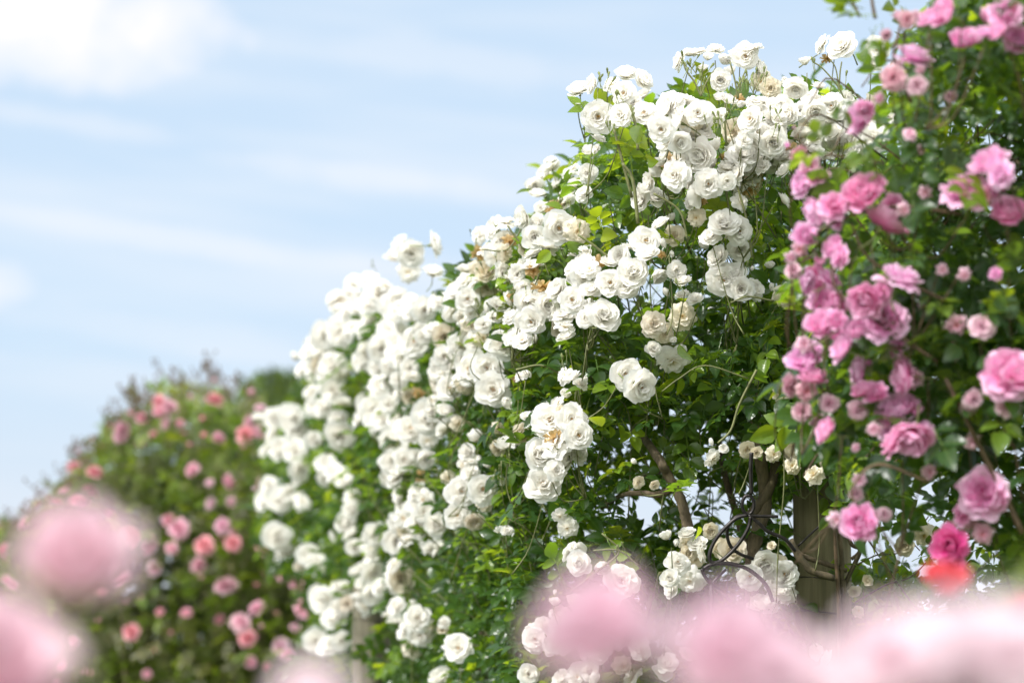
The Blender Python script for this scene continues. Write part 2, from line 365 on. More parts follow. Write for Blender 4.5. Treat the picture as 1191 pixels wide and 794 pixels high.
def scatter(poly, n, dfun, t0, t1, gaps=(), clumping=.5, cs=5., power=1.3):
    xs=[p[0] for p in poly]; ys=[p[1] for p in poly]; outp=[]; tot=0
    while tot<n:
        m=n*3; x=NR.uniform(min(xs),max(xs),m); y=NR.uniform(min(ys),max(ys),m)
        t=NR.uniform(0,1,m)**power; d=dfun(x,y)+t0+(t1-t0)*t
        ok=inpoly(x,y,poly)
        for gx,gy,gr,gs,keep in gaps:
            ins=((x-gx)/gr)**2+((y-gy)/gs)**2<1
            ok&=~(ins&(NR.uniform(0,1,m)>keep))
        p=Pn(x,y,d)
        ok&=(clump(p,cs)+NR.normal(0,.35,m))>(-1+clumping*1.3)*.6
        outp.append(p[ok]); tot+=ok.sum()
    return np.concatenate(outp)[:n]

# ------------------------------------------------------------------ flower lists read off the photograph (crop origin, crop scale)
def parse(s, ox, oy, sc, default=50):
    out=[]
    for e in s.replace('\n',' ').split(';'):
        t=e.split()
        if not t: continue
        x=float(t[0]); y=float(t[1]); r=default; k='N'
        for q in t[2:]:
            if q[0].isdigit(): r=float(q)
            else: k=q
        out.append((ox+x/sc, oy+y/sc, r/sc, k))
    return out
WL=[]
WL+=parse("""290 330 60 U;350 310 50 L;380 460 80 F;440 300 45 U;495 350 60 F;510 260 55 U;590 290 55 R;480 450 58 F;580 360 50 N;590 440 60 F;540 390 45;285 405 25 D;
385 560 38 N;335 622 34 C;370 610 25;745 200 50 L;800 165 45 U;840 155 40 U;925 140 42 U;885 190 28 C;865 240 25 C;945 290 50 F;1010 150 50 U;1060 180 64 F;1130 235 50 R;1095 140 45 U;960 205 35 C;1130 300 50 S;1175 330 50 S;990 255 35 C;
700 400 70 L;770 370 60 U;680 440 60 L;820 400 60 U;740 480 70 L;840 440 60 F;760 550 75 N;690 570 60 L;860 540 60;940 375 30 C;985 380 45 U;1080 470 66 F;1000 530 60 S;1130 380 45 U;1180 420 50;1140 560 70;1050 560 50;
850 640 80 F;920 600 45 C;860 715 35 C;1050 630 75 F;1000 610 40 U;1090 700 60;1170 620 60;960 655 28 T;790 600 30 T;730 730 72 F;610 760 45;660 670 50;890 770 70;980 690 50;1170 500 50;1060 740 60;
165 690 45 U;240 705 42;130 720 45 L;330 720 45 F;90 780 45;200 760 48;280 770 45;160 660 30 U;260 690 30""",600,20,3.97)
WL+=parse("""960 165 98 F;1140 130 60 N;885 90 32 C;1000 290 95;860 300 95;1080 430 95;790 570 110 F;850 440 85;740 430 70 C;870 670 90;1010 500 90;930 385 90 N;1150 520 80;1110 260 80;700 260 65;620 230 60 U;790 720 90;690 690 70;1180 330 70;780 380 60 C;1130 620 70""",780,80,6.617)
WL+=parse("""250 200 52 L;345 205 74 F;285 280 36 T;180 290 32 C;510 230 62 F;500 290 42;30 400 60;145 410 66 F;240 395 36 C;200 460 60;300 490 70;380 460 50;30 500 70;130 530;60 590;220 560 60;320 560 70;400 600 60;480 560 62;300 640 60;200 650 60;30 660 70;100 720;500 640 70 F;460 700 60;530 590;370 650;250 480 50 U;420 520;60 740 60;150 610 55""",891,0,3.97,55)
WL+=parse("""30 210 60 L;85 300 60 F;200 260 78 F;245 110 30 C;220 130 55 N;150 150 34;100 100 45;60 350 50 S;30 440 50;610 40 45;640 110 60;895 80 75 F;1070 60 70 S;800 130 45;830 215 45 S;665 235 45;720 215 26 C;730 290 50 S;600 315 72 F;610 375 55;685 340 32 C;480 380 50;520 340 40 U;310 400 65 L;270 440 60;325 480 65 F;260 590 62 F;435 510 64 F;540 460 76 F;345 540 50 N;190 540 60 L;180 640 65 L;230 700 52;405 660 82 F;310 620 50;655 470 52 D;745 455 46 F;725 385 22 C;960 235 74 U;895 290 50;975 300 32 C;1035 360 56 F;930 390 60 N;960 500 78 F;1040 540 60 F;1090 450 18 C;1175 435 25 C;700 565 30 C;770 565 40 N;825 585 38 N;770 665 66 S;640 700 60 S;690 745 50 S;730 780 20 C;60 600 65 F;40 540 50;70 690 65 F;20 480 45 T;120 650 50;30 775 50 F;1180 540 25 C;280 350 30 U;670 390 25 T;1010 470 60""",600,200,3.97)
WL+=parse("""25 440 24 C;20 545 28 C;100 582 64 S""",891,200,3.97)
WL+=parse("""75 230 45 S;140 475 62 S;40 510 40 S;215 590 50 S;120 560 40 S;310 520 62 S;290 480 40 T;800 590 25 S;170 430 30 C""",891,400,3.97)
WL+=parse("""15 140 30;260 150 46 N;320 175 28 C;635 20 38 N;510 140 76 F;582 200 82 F;730 95 78 D;225 235 30 C;190 280 36 N;265 280 26;155 345 88 F;195 475 66 F;290 420 70 F;110 510 76 F;190 580 52;125 640 86 F;30 420 60 S;905 460 24 C;920 535 42 D;960 480 24;1070 490 40 S;1110 500 30 S;570 640 30 S;640 650 25 S;50 330 30;540 545 18 C""",600,400,3.97)
WL+=parse("""650 170 48 L;705 220 66 F;630 230 45;690 305 58 N;820 175 60 R;810 300 50 U;350 420 44 L;520 320 60 U;450 340 50 U;570 400 72 F;440 440 60 L;590 350 50 U;400 480 50 L;470 470;520 510 50;620 460 70;645 500 60;720 510 50;700 430 45;770 480 60 F;
230 640 42 L;170 700 28 C;200 745 46 L;310 600 70 F;380 580 65 F;430 540 55;300 660 55;340 720 66 F;270 750 55;400 640 42;570 660 66 F;490 700 65;480 745;550 600 42;600 570 50;550 740 50;660 570 40 C;720 620 74 F;665 700 50 F;800 560 45;860 600 60 S;900 430 60;830 430 45;950 330 65 L;960 290 45 U;1060 370 66 S;1060 190 50 U;1090 100 60 L;1150 60 60 U;1090 240 60;1050 300 55 S;1180 320 50;1110 450 50;1060 500 45;930 520 32 C;1005 545 60 S;975 490 35;1170 500 50;1000 620 50;920 660 60;900 730 55;1130 630 76 F;1000 720 60 F;600 770;820 760 40;1140 300 50;1020 130 45 L;1110 180 50""",300,240,3.97)
WL+=parse("""1085 130 84 F;1060 30 76 F;980 50 55 L;1145 200 34 C;1010 355 40 C;200 30 45 L;330 60 70 F;280 20;460 30;530 30;690 10;235 130 52 L;350 150 50;300 205;390 190;160 260 70 F;70 260;110 240 55 U;180 310 60;60 330 60 L;30 400 45 L;100 400 60;370 260 50;375 350 74 F;290 250;260 360 45;560 110 58 F;540 220 76 F;480 190;470 260;620 150;640 250 60;600 90;740 160 40 T;820 90 36;780 195 40;700 165 40 S;850 130 40 S;930 60 70 L;785 260 82 F;810 220 50;780 370 46 D;620 370 62 F;680 450 60 F;620 460 60 F;720 450 50;660 500 60;320 460 60;370 520 55;340 490;400 550;200 500 55 F;190 540 40;50 570 46;100 640 62 F;130 600 45;210 640 45;430 620 46;430 680 46;400 740 55;650 610 46;730 600 50;760 640 50;740 670 45;650 740 50;720 740 55;820 750 60;880 540 35 S;930 290 40 S;965 420 42;1010 450 30 C;980 510 45;955 470 40;940 600 72 F;1040 590 72 F;920 710 62 F;1000 740 50 S;1130 560 36 C;1080 550 26 C;1180 350 50;1110 310 32 S;1110 400 40 S;1050 660 40 S;1055 480 20 C;750 520 22 T;745 565 26 T""",300,420,3.97,48)
WL+=parse("""90 120 70 F;60 90 50;130 180 60;120 95 45;230 200 55 F;250 235 42;350 120 35;430 100 50;540 110 60 F;500 150 50;565 135;640 140 66 F;700 60 55;820 70 50;520 200 42;460 270 52;540 290 62 F;490 330;530 380 55 F;470 390 45;560 340 50;630 230 46 N;665 310 66 S;620 310 40;810 190 58 D;835 160 30 U;380 340 50;290 410 62 F;325 390;350 480 66 N;275 380;370 440;270 600 62 F;320 612 60;390 600 50;635 440 50;740 490 66 F;720 430 26 C;640 500 46;700 530 50;750 570 60 F;670 555 40;925 630 66 F;840 760 60 N;860 515 30 N;1150 90 30;600 470 30""",300,594,3.97,46)
WL+=parse("""205 30 36 D;235 85 50 D;270 200 62 N;290 240 60 F;262 170 26;400 250 50 D;490 320 80 F;460 270 26 C;695 120 36 C;790 100 45 N;740 155 26 C;840 150 50 N;850 195 45;900 90 40 S;750 235 60 F;710 310 45 F;800 330 66 D;830 220 45 S;1000 180 66 S;950 170 50 S;1080 300 62 F;1150 250 70 F;1190 320 60;1140 430 72 N;1180 160 22 S;210 590 70 F;210 470 60;190 390 26 C;180 425 30 C;280 420 50;60 550 50 L;90 590 62 F;130 520 45;170 620 50;60 750 50 F;210 770 50;300 750 60 F;340 740 50;520 760 60;500 720 50 S;700 700 50;680 740 50;800 660 50;250 520 60;320 500 60 F;420 430 60;380 640 60 F;460 580 60;560 640 60 N;390 530 60;330 660""",600,594,3.97)
WL+=parse("""45 240 50 S;85 290 62 F;60 370 55;100 395 50 N;20 410 62 N;20 150 26;280 680 50 N;230 650 40;640 160 48 S;730 120 60 S;430 460 30 S;470 320 30 S;410 375 30 S;250 740 60""",891,594,3.97)
WL=[w for w in WL if -20<w[0]<1100]
# merge near-duplicates read from overlapping crops
keep=[]
for w in WL:
    if all((w[0]-k[0])**2+(w[1]-k[1])**2>(0.42*min(w[2],k[2])+1.5)**2 for k in keep): keep.append(w)
WL=keep

PL=[]
PL+=parse("""820 55 66;745 100 42;765 75 40;920 180 62;1050 90 62;1100 60 62;1120 125 55;1070 145 50;1010 150 45;1160 180 56;1165 35 20 B;685 255 72;610 300 30 S;590 360 60 S;700 395 46 S;530 455 34 S;440 540 66;425 585 40;455 505 40;655 90 40 S;610 80 35 S;690 75 28 S;155 715 42 S;210 770 52 S;130 590 22 B;98 672 22 B;1035 745 76;980 780 45;850 450 30 S;670 610 34 S;715 330 30 S;720 690 24 S;560 165 30 S""",891,0,3.97)
PL+=parse("""165 45 58;235 15 45;230 190 68;310 150 56;315 210 50;180 290 50;440 95 76;490 60 55;400 130 50;545 225 82;590 155 50;640 180 40 S;655 275 40 B;600 240 60 S;930 80 92;1010 110 60 S;1065 60 55;1125 180 72;1080 10 50;620 480 78;455 595 72;525 560 45;545 680 84;230 500 62;185 510 46;250 410 46 B;310 345 50;335 390 45;150 360 46 S;115 400 36 S;130 450 40 S;300 490 46;280 600 68;335 600 45;255 700 66;360 740 72;325 680 40;425 720 45;180 790 40 S;880 710 60 S;1000 710 60 S;1060 470 26;735 95 40 S;820 450 36 S;920 480 40 S;730 620 28 S;870 780 25 B""",891,200,3.97)
PL+=parse("""180 60 76;120 190 52 S;215 150 56;190 220 50 S;170 310 46 S;290 280 46 S;240 360 40 S;275 395 56;350 20 56;430 120 60;450 210 50;505 225 50;430 310 50 S;640 150 76;695 150 56 S;610 320 92;680 430 84;580 450 60;730 410 50;610 400 70;875 65 46 B;1110 130 96;1170 140 70;1120 290 58 S;960 260 46 S;930 290 40 S;965 450 40 S;300 545 24 B;430 630 34 S;420 690 34 S;880 660 30 B;1000 680 90;950 730 56 S;1060 710 50;910 775 50;600 10 40;500 400 34 S;475 85 22 B;760 590 36 S;420 480 22 S""",891,400,3.97)
PL+=parse("""325 40 46 S;430 50 74;455 90 50;500 20 40 S;545 15 34 S;850 160 82 M;870 235 50 M;910 230 32 B;920 30 56 S;1000 110 50 S""",891,594,3.97)
CL=[]
CL+=parse("""1045 240 38;1030 295 42;1070 295 32;1055 130 22 C;905 150 40;720 190 36;665 205 26;660 165 30;600 230 30;550 220 20 C;520 290 38;500 310 30;460 270 16 C;690 260 28;755 255 20;770 305 15 C;855 310 18 C;920 315 28;795 350 18 C;400 455 36;310 440 30;385 540 32;325 380 18 C;320 585 28;240 590 26;800 450 32;880 505 18;955 510 35;970 590 22;880 590 26;1090 510 32;1095 190 25;1110 240 22;710 660 30;745 700 44;540 730 42;615 765 42;935 685 34;980 705 26;920 745 18 C;855 765 42;1120 670 36;1100 600 26;1105 770 36;100 680 28;720 780 28;800 150 18 C;900 80 14 C;290 520 14 C;205 575 12 C;430 350 12 C;385 325 10 C;160 600 20;270 540 20;850 240 16 C;640 300 20;590 340 20;350 600 26;450 640 22;1020 360 16 C""",0,420,3.609)
CL+=parse("""650 285 34;505 320 40;425 375 24;950 350 54;840 280 36;845 330 18 C;975 185 36;1070 450 34;1015 510 44;1035 575 40;915 500 25;780 470 26;545 555 38;670 470 18;1095 535 15 C;1170 620 42;1050 685 26;1110 310 16 C;1180 320 22;1075 360 14 C;10 210 26;25 250 20 C;230 760 20;350 720 15 C;650 635 16 C;620 730 20;380 730 14 C;410 510 14 C;530 430 15 C;590 410 12 C;1160 480 16 C;720 560 12 C;250 690 22;300 600 24;60 360 24;30 340 22""",0,580,3.609)
CL+=parse("""50 50 42;190 70 42;20 160 36;180 130 26;125 250 36;175 335 44;105 295 20 C;35 285 18 C;210 440 46;175 530 26;110 625 46;145 660 30;810 560 36;770 320 24 C;870 710 30 C;660 780 32;830 590 22;40 720 18""",300,594,3.97)
CL+=parse("""455 355 18 C;30 330 18;150 410 18 C;490 690 14 C""",300,420,3.97)
keep=[]
for w in CL:
    if all((w[0]-k[0])**2+(w[1]-k[1])**2>(0.6*min(w[2],k[2]))**2 for k in keep): keep.append(w)
CL=keep

# ------------------------------------------------------------------ depth of the rose row (it recedes to the left)
XD=[-200,60,300,345,400,450,500,550,600,650,700,760,900,1000,1300]
DD=[ 11,9.6,8.9,8.5,7.7,7.0,6.3,5.7,5.2,4.92,4.80,4.72,4.74,4.85,5.0]
def dW(x,y):
    d=np.interp(x,XD,DD)
    # upper shoulders of the row arch lean away
    return d+.55*np.exp(-((x-640)/45.)**2-((y-205)/45.)**2)+.25*np.clip((140-y)/100.,0,1)+.10*np.clip((y-600)/100,0,1)
def dP(x,y): return 3.60-.0007*(np.asarray(x)-1040)+.0002*(np.asarray(y)-300)
def dC(x,y): return 11.3+.0*np.asarray(x)+.002*np.clip(300-np.asarray(x),-300,300)

CAMP=Vector((0,0,CAMZ))
def orient(dirv, roll):
    q=dirv.normalized().to_track_quat('Z','Y'); return q.to_matrix().to_4x4() @ Matrix.Rotation(roll,4,'Z')
def facing(k, p, j=.25):
    c=(CAMP-p).normalized(); up=Vector((0,0,1)); lf=Vector((-1,0,0))
    base={'F':c+up*.15,'N':c*.7+up*.6+lf*.25,'U':up+c*.35,'L':lf+up*.5+c*.6,'R':-lf+up*.4+c*.5,'D':c*.6-up*.55,'C':up*.9+c*.5+lf*.1,'S':c*.8-up*.1-lf*.2,'T':c*.4-up*.7,'M':c+up*.35-lf*.1,'B':up*.6+c*.7}[k]
    if k in 'NC': j*=2
    return (base.normalized()+Vector((R.gauss(0,j),R.gauss(0,j),R.gauss(0,j)))).normalized()

def place_flowers(root, items, dfun, lib, pick, detail, part='blossom', cap=100, twmb=None, inmat=None, jd=.07):
    """largest cap flowers are parts of their own, the rest one stuff mesh"""
    items=sorted(items,key=lambda w:-w[2])
    rest=[]; 
    for i,(x,y,r,k) in enumerate(items):
        d=float(dfun(x,y))+R.uniform(-jd,jd)+(-.07 if k=='F' else .0 if k in 'NUL' else .03)
        p=P(x,y,d); wr=r*d/F*(1.07 if lib is WH else 1.08)
        key,scl=pick(k)
        me=R.choice(lib[key]); fd=facing(k,p)
        if key=='D': wr*=1.05
        mw=Matrix.Translation(p-fd*wr*.35)@orient(fd,R.uniform(0,6.28))@Matrix.Scale(wr*scl,4)
        nm={'B':'bud','C':'bud','S':'spent_blossom','T':'spent_blossom'}.get(k,'blossom') if lib is not WH else ('bud' if (k=='C' and r<9) else 'spent_blossom' if k=='T' else 'blossom')
        if twmb is not None and wr>.012 and R.random()<.6:
            b=p-fd*wr*1.4; g=.15
            anc=Vector((round((b.x)/g)*g, round((b.y+.08)/g)*g, round((b.z-.08)/g)*g))+Vector((0,0.0,-.02))
            mid=b.lerp(anc,.5)+Vector((0,0,-.02))-fd*.02
            tube(twmb,[b,mid,anc],.0010,.0015,5,4)
            if R.random()<.3: tube(twmb,[anc,anc+Vector((R.uniform(-.03,.08),R.uniform(.08,.14),-R.uniform(.04,.12)))],.0014,.0018,5,3)
        if i<cap:
            o=obj(nm,me,root,mw)
            if k=='M': o['label']='deep magenta quartered rose, darker than the rest'
            if detail:
                if k in 'FN' and lib is WH:
                    s=obj('stamens',R.choice(ST)); s.parent=o; s.matrix_basis=Matrix.Translation((0,0,.04))@Matrix.Scale(.8,4)
                if r*1>7 or k in 'CB':
                    s=obj('calyx',R.choice(CXB if (k=='B' or (k=='C' and lib is WH)) else CX)); s.parent=o; s.matrix_basis=Matrix.Identity(4)
        else: rest.append((me,mw))
    if rest:
        mb={}
        for me,mw in rest:
            n=len(me.vertices); V=np.empty(n*3,np.float32); me.vertices.foreach_get('co',V); V=V.reshape(-1,3)
            M=np.array(mw); M2=M.copy(); M2[:3,3]-=np.array(root.location); V=V@M2[:3,:3].T+M2[:3,3]
            Q=np.empty(len(me.polygons)*4,np.int32); me.polygons.foreach_get('vertices',Q)
            A=np.empty(n*4,np.float32); me.color_attributes['tint'].data.foreach_get('color',A)
            mb.setdefault(me.materials[0],MB()).add(V,Q.reshape(-1,4),A.reshape(-1,4)[:,:3])
        all_=MB(); mats=list(mb); ids=[]
        for i,m in enumerate(mats):
            for v,q,a in zip(mb[m].V,mb[m].Q,mb[m].A): pass
            b=mb[m]; V=np.concatenate(b.V); Q=np.concatenate(b.Q); all_.add(V,Q,np.concatenate(b.A)); ids+= [i]*len(Q)
        me=all_.mesh('smaller_blossoms',None)
        for m in mats: me.materials.append(m)
        me.polygons.foreach_set('material_index',np.array(ids,np.int32))
        o=obj('smaller_blossoms',me,root,Matrix.Identity(4)@Matrix.Translation(root.location)); o['kind']='stuff'
        o['label']='smaller blossoms scattered between the large ones'

def local(mb_mesh, name, root):
    """mesh built in world coordinates -> child of root"""
    return obj(name, mb_mesh, root, Matrix.Identity(4))

def wtube(name, root, pts, r0, r1, mat, sides=8, rough=.15):
    mb=MB(); tube(mb,pts,r0,r1,sides,6,rough); return local(mb.mesh(name,mat),name,root)

# ================================================================== WHITE ROSES
W_POLY=[(300,470),(345,455),(345,400),(385,350),(385,335),(430,325),(470,345),(500,345),(530,325),(560,280),(600,250),(625,235),(655,215),(690,195),(700,150),(735,140),(760,150),(800,112),(900,108),(1000,110),(1040,240),(1045,600),(1010,640),(1000,794),(560,960),(300,960),(340,794),(360,690),(305,640)]
rootN=thing('white_climbing_rose','nearest white climbing rose, in sharp focus, arching over the thick wooden post','climbing rose',P(900,740,5.05)[:2]+(0,) if False else (P(900,740,5.05).x,P(900,740,5.05).y,0))
p=P(560,740,6.2); rootM=thing('white_climbing_rose','middle white climbing rose, slightly soft, between the sharp one and the blurred far one','climbing rose',(p.x,p.y,0))
p=P(415,740,8.2); rootF=thing('white_climbing_rose','farthest white climbing rose, blurred clusters behind the narrow grey post','climbing rose',(p.x,p.y,0))
fill=[]
for i in range(48):
    x=R.uniform(770,1035); y=R.uniform(112,235)
    if y>125-(x-770)*.05: fill.append((x,y,R.uniform(9,13.5),R.choice('NNFULLRDCS')))
for (x,y,r,k) in WL:
    if k in 'TCSD' and k!='N': continue
    dense = (x>740 and y<235 and x<1010) or (x<680 and y<640) or (x<560)
    n = (2 if 455<x<690 and 230<y<520 and R.random()<.8 else (1 if y<430 or R.random()<(.7 if 420<x<640 else .35) else 0)+(1 if R.random()<.25 and y<400 else 0) if x<680 else 1) if dense else (1 if R.random()<.25 else 0)
    for i in range(n):
        a=R.uniform(0,6.28); fx=x+math.cos(a)*r*1.15; fy=y+abs(math.sin(a))*r*1.1*(1 if R.random()<.7 else -.4)
        if inpoly(np.array([fx]),np.array([fy-6.]),W_POLY)[0]: fill.append((fx,fy,r*R.uniform(.8,.98),R.choice('NNNFUULLSCTC' if x>560 else 'NNFULSFN')))
NREAL=len(WL); WL=WL+fill
def whichW(x,y):
    # bushes interlock: borders lean with the arch
    b1=625+.10*(y-400)*(-1 if y>400 else .3); b2=478+.12*(400-y)
    return 0 if x>b1 else 1 if x>b2 else 2
lists=[[],[],[]]
for w in WL: lists[whichW(w[0],w[1])].append(w)
def pickW(k):
    return {'F':('F',1),'N':('H',1),'U':('H',1),'L':('H',1),'R':('H',1),'D':('D',1),'C':('C',1.15),'S':('S',1),'T':('T',1.1)}[k]
for root,items,det in zip((rootN,rootM,rootF),lists,(True,True,False)):
    tw=MB(); tube(tw,[root.location+Vector((0,0,.0)),root.location+Vector((0,0,.1))],.003,.003)
    place_flowers(root,items,dW,WH,pickW,det,twmb=tw)
    root['_t']=0; del root['_t']
    me=tw.mesh('flower_stalks',TWIG); o=local(me,'flower_stalks',root); o['kind']='stuff'

GAPS=[(765,588,34,18,.18),(830,577,16,10,.2),(655,600,14,8,.3),(745,612,30,16,.25),(895,590,26,16,.25),(850,615,45,50,.35),(935,680,34,95,.40),(955,640,36,50,.12),(1035,640,44,60,.22),(640,155,40,60,0),(1000,60,60,45,0),(430,742,30,60,.45),(780,740,40,30,.2)]
def mkfol(root, poly, n, dfun, t0, t1, size, name, mat, young_frac=.15, gaps=(), clumping=.5, cs=5, **kw):
    p=scatter(poly,n,dfun,t0,t1,gaps,clumping,cs,kw.pop('power',1.2))
    out=np.tile((-.25,-.75,.25),(len(p),1))
    young=(NR.uniform(0,1,len(p))<young_frac)*NR.uniform(.4,1,len(p))
    sz=size*NR.uniform(.65,1.25,len(p))
    me=foliage(name,mat,p,sz,out,young,**kw)
    return local(me,name,root)
NEARP=[(655,215),(690,175),(700,150),(735,140),(760,150),(800,112),(900,108),(1000,110),(1040,240),(1045,600),(1075,620),(1060,690),(1010,700),(1000,1000),(600,1000),(585,700),(600,600),(590,520),(610,420),(600,330),(615,250)]
mkfol(rootN,NEARP,5400,dW,.12,1.3,.040,'foliage',LEAF_W,.26,GAPS,.50,6)
MIDP=[(470,368),(500,368),(535,350),(572,305),(610,275),(660,240),(680,260),(650,400),(625,600),(600,1000),(470,1000),(440,700),(450,560),(470,450)]
mkfol(rootM,MIDP,3700,dW,.24,1.2,.035,'foliage',LEAF_W,.16,GAPS,.5,5)
FARP=[(318,505),(362,480),(362,430),(400,385),(405,370),(435,358),(470,368),(500,380),(490,500),(480,700),(480,900),(350,900),(345,794),(370,700),(345,660),(305,640)]
mkfol(rootF,FARP,3700,dW,.24,1.5,.038,'foliage',LEAF_W,.18,GAPS,.5,4)
# skirts of the plants below the picture's edge, down to the ground
for root,x0,x1,n in ((rootN,590,1010,900),(rootM,460,640,500),(rootF,330,500,500)):
    mkfol(root,[(x0,880),(x1,880),(x1,1500),(x0,1500)],n,dW,.1,.8,.045,'lower_foliage',LEAF_W,.1,(),.4,4)

mkfol(rootN,[(1000,680),(1060,690),(1110,650),(1230,640),(1230,1000),(1000,1000)],650,lambda x,y:5.2+0*x,.0,.6,.042,'foliage',LEAF_W,.2,(),.2,6)
# larger single leaves that stand out in the sharp zone
hero=[(700,275,-60,.050),(672,250,20,.048),(955,123,-80,.045),(640,292,-110,.04),(700,496,0,.05),(812,612,10,.04),(790,400,180,.045),(655,245,-10,.045),(745,146,30,.05),(753,185,-60,.045),(712,168,-100,.045),(742,168,-80,.045)]
pp=[];sz=[]
for x,y,a,s in hero: pp.append(P(x,y,float(dW(x,y))-.06)); sz.append(s)
one=[(LV,LQ,LA)]
me=foliage('leaf',LEAF_W,np.array(pp),np.array(sz),np.tile((-.1,-.3,-.1),(len(pp),1)),np.full(len(pp),.8),1.0,.3,one,.2)
local(me,'sunlit_leaves',rootN)['label']='large sunlit yellow green leaves among the flowers'

# canes and limbs
def L3(pts,d): return [P(x,y,d+(z if z else 0)) for x,y,*zz in pts for z in [zz[0] if zz else 0]]
wtube('limb',rootN,L3([(742,500,.3),(766,533),(776,551),(789,574),(797,600),(800,618),(797,645),(800,680),(830,760,.1),(850,1000,.2),(860,1500,.2),(862,1640,.2)],4.92),.0085,.016,BARK,10,.25)
wtube('limb',rootN,L3([(700,590,.3),(722,576,.05),(745,573),(765,575),(780,569)],4.93),.004,.008,BARK,8,.25)
wtube('limb',rootN,L3([(735,560,.1),(750,552),(768,549)],4.95),.0025,.004,BARK,7,.2)
wtube('limb',rootN,L3([(870,430,.1),(880,500),(888,560),(890,590),(880,620),(874,660),(880,760),(900,1000),(905,1500),(905,1640)],5.0),.012,.018,BARK,10,.25)
wtube('limb',rootN,L3([(905,500,.1),(898,560),(880,590),(872,600)],5.0),.010,.012,BARK,10,.25)
wtube('limb',rootN,L3([(835,505,.2),(845,560,.1),(870,640)],5.15),.006,.009,BARK,8,.25)
wtube('cane',rootN,L3([(918,628),(932,650),(945,664),(970,672)],4.86),.008,.007,BARK,9,.3)
wtube('cane',rootN,L3([(930,645),(950,652),(985,663)],4.88),.006,.005,BARK,8,.3)
wtube('cane',rootN,L3([(970,600),(972,640),(975,690),(976,740),(975,900),(970,1620)],4.87),.0035,.005,TWIG_R,7,.1)
wtube('cane',rootN,L3([(976,618),(979,650),(979,690),(982,760),(985,1620)],4.88),.005,.006,BARK,8,.2)
wtube('cane',rootN,L3([(984,610),(990,632),(1000,640),(988,668),(980,690),(978,740)],4.89),.0042,.005,BARK,8,.2)
wtube('cane',rootN,L3([(1035,560),(1015,610),(1000,640),(990,650)],4.95),.0025,.004,BARK,7,.1)
wtube('cane',rootN,L3([(912,440),(911,500),(912,560),(909,600),(905,640),(903,700)],4.68),.0014,.0014,TWIG,6,.05)
for pts,r in (([(742,175),(740,150),(733,122)],.0026),([(735,230),(722,180),(714,150)],.0026),([(742,260),(736,210),(724,190)],.003),([(985,124),(976,103),(957,80),(945,72)],.0014),([(976,103),(977,85),(979,72)],.0014),([(976,103),(972,80),(966,70)],.0012),
    ([(727,320),(712,303),(690,285),(672,273)],.0022),([(640,280),(620,300),(600,276),(590,262)],.002),([(845,170),(843,140),(844,120),(850,108)],.0018),([(815,112),(808,96),(798,82),(794,70)],.0016),([(815,112),(816,90),(818,72)],.0014),([(815,112),(822,95),(832,80)],.0014),
    ([(858,115),(855,95),(849,72)],.0016),([(858,115),(862,95),(868,80)],.0014),([(875,300),(868,255),(860,225),(852,200)],.002),([(760,225),(790,245),(800,280)],.002),([(900,350),(870,345),(850,352)],.0016),
    ([(870,440),(820,425),(790,440),(770,455)],.0012),([(880,430),(860,470),(850,500),(835,515)],.0022),([(610,260),(590,290),(560,290)],.0016),([(600,430),(630,425),(660,440)],.002),([(690,640),(720,640),(745,660)],.0018),([(660,690),(700,660),(720,640),(700,620)],.0018)):
    d=float(dW(np.array(pts[len(pts)//2][0]),np.array(pts[len(pts)//2][1])))-.04
    wtube('cane',rootN,[P(x,y,d) for x,y in pts],r*1.25,r,TWIG,6,.05)
for root,x,d in ((rootM,560,6.3),(rootM,600,5.9),(rootF,440,8.1),(rootF,400,8.6)):
    wtube('limb',root,[P(x+30,480,d),P(x+10,620,d),P(x,740,d),Vector((P(x,740,d).x,P(x,740,d).y,0))],.012,.018,BARK,9,.25)
# thin shoots threading the foliage
for root,x0,x1,y0,y1,n,lw in ((rootN,620,1020,200,780,150,.0016),(rootM,470,640,330,780,90,.0018),(rootF,320,480,420,700,50,.0018)):
    mb=MB()
    for i in range(n):
        for _ in range(50):
            x=R.uniform(x0,x1); y=R.uniform(y0,y1)
            if inpoly(np.array([x-50.]),np.array([y-150.]),W_POLY)[0]: break
        d=float(dW(np.array(x),np.array(y)))+R.uniform(.2,.6)
        a=P(x,y,d); b=a+Vector((R.uniform(-.12,.08),R.uniform(-.12,.05),R.uniform(.05,.22))); c=b+Vector((R.uniform(-.06,.05),-.03,R.uniform(0,.06)))
        tube(mb,[a,b,c],lw*1.0,lw*.5,5,5)
    o=local(mb.mesh('shoots',TWIG),'shoots',root); o['kind']='stuff'
# groups of hard green buds on stalks
for cx,cy,n,s in ((650,235,9,11),(672,262,1,6),(700,100,5,14),(716,88,3,8),(798,72,9,14),(812,85,6,14),(868,95,9,12),(880,88,6,10),(838,100,0,8),(835,135,9,15),(848,128,5,12),(900,130,3,8),(555,353,5,8),(710,112,4,8),(735,132,2,5),(715,150,3,10),(655,418,3,10),(715,635,2,6),(790,330,2,6),(575,262,3,6),(560,470,2,5),(588,535,3,8),(944,72,2,3),(984,84,1,3),(540,345,3,5),(905,150,2,6)):
    for i in range(n):
        x=cx+R.gauss(0,s*.6); y=cy+R.gauss(0,s*.4); d=float(dW(np.array(x),np.array(y)))-.09
        pw=P(x,y,d); fd=(Vector((0,0,1))+Vector((R.gauss(0,.35),R.gauss(0,.35),0))).normalized()
        root=(rootN,rootM,rootF)[whichW(x,y)]
        obj('green_bud',R.choice(GB),root,Matrix.Translation(pw)@orient(fd,R.uniform(0,6))@Matrix.Scale(R.uniform(.0055,.0080),4))

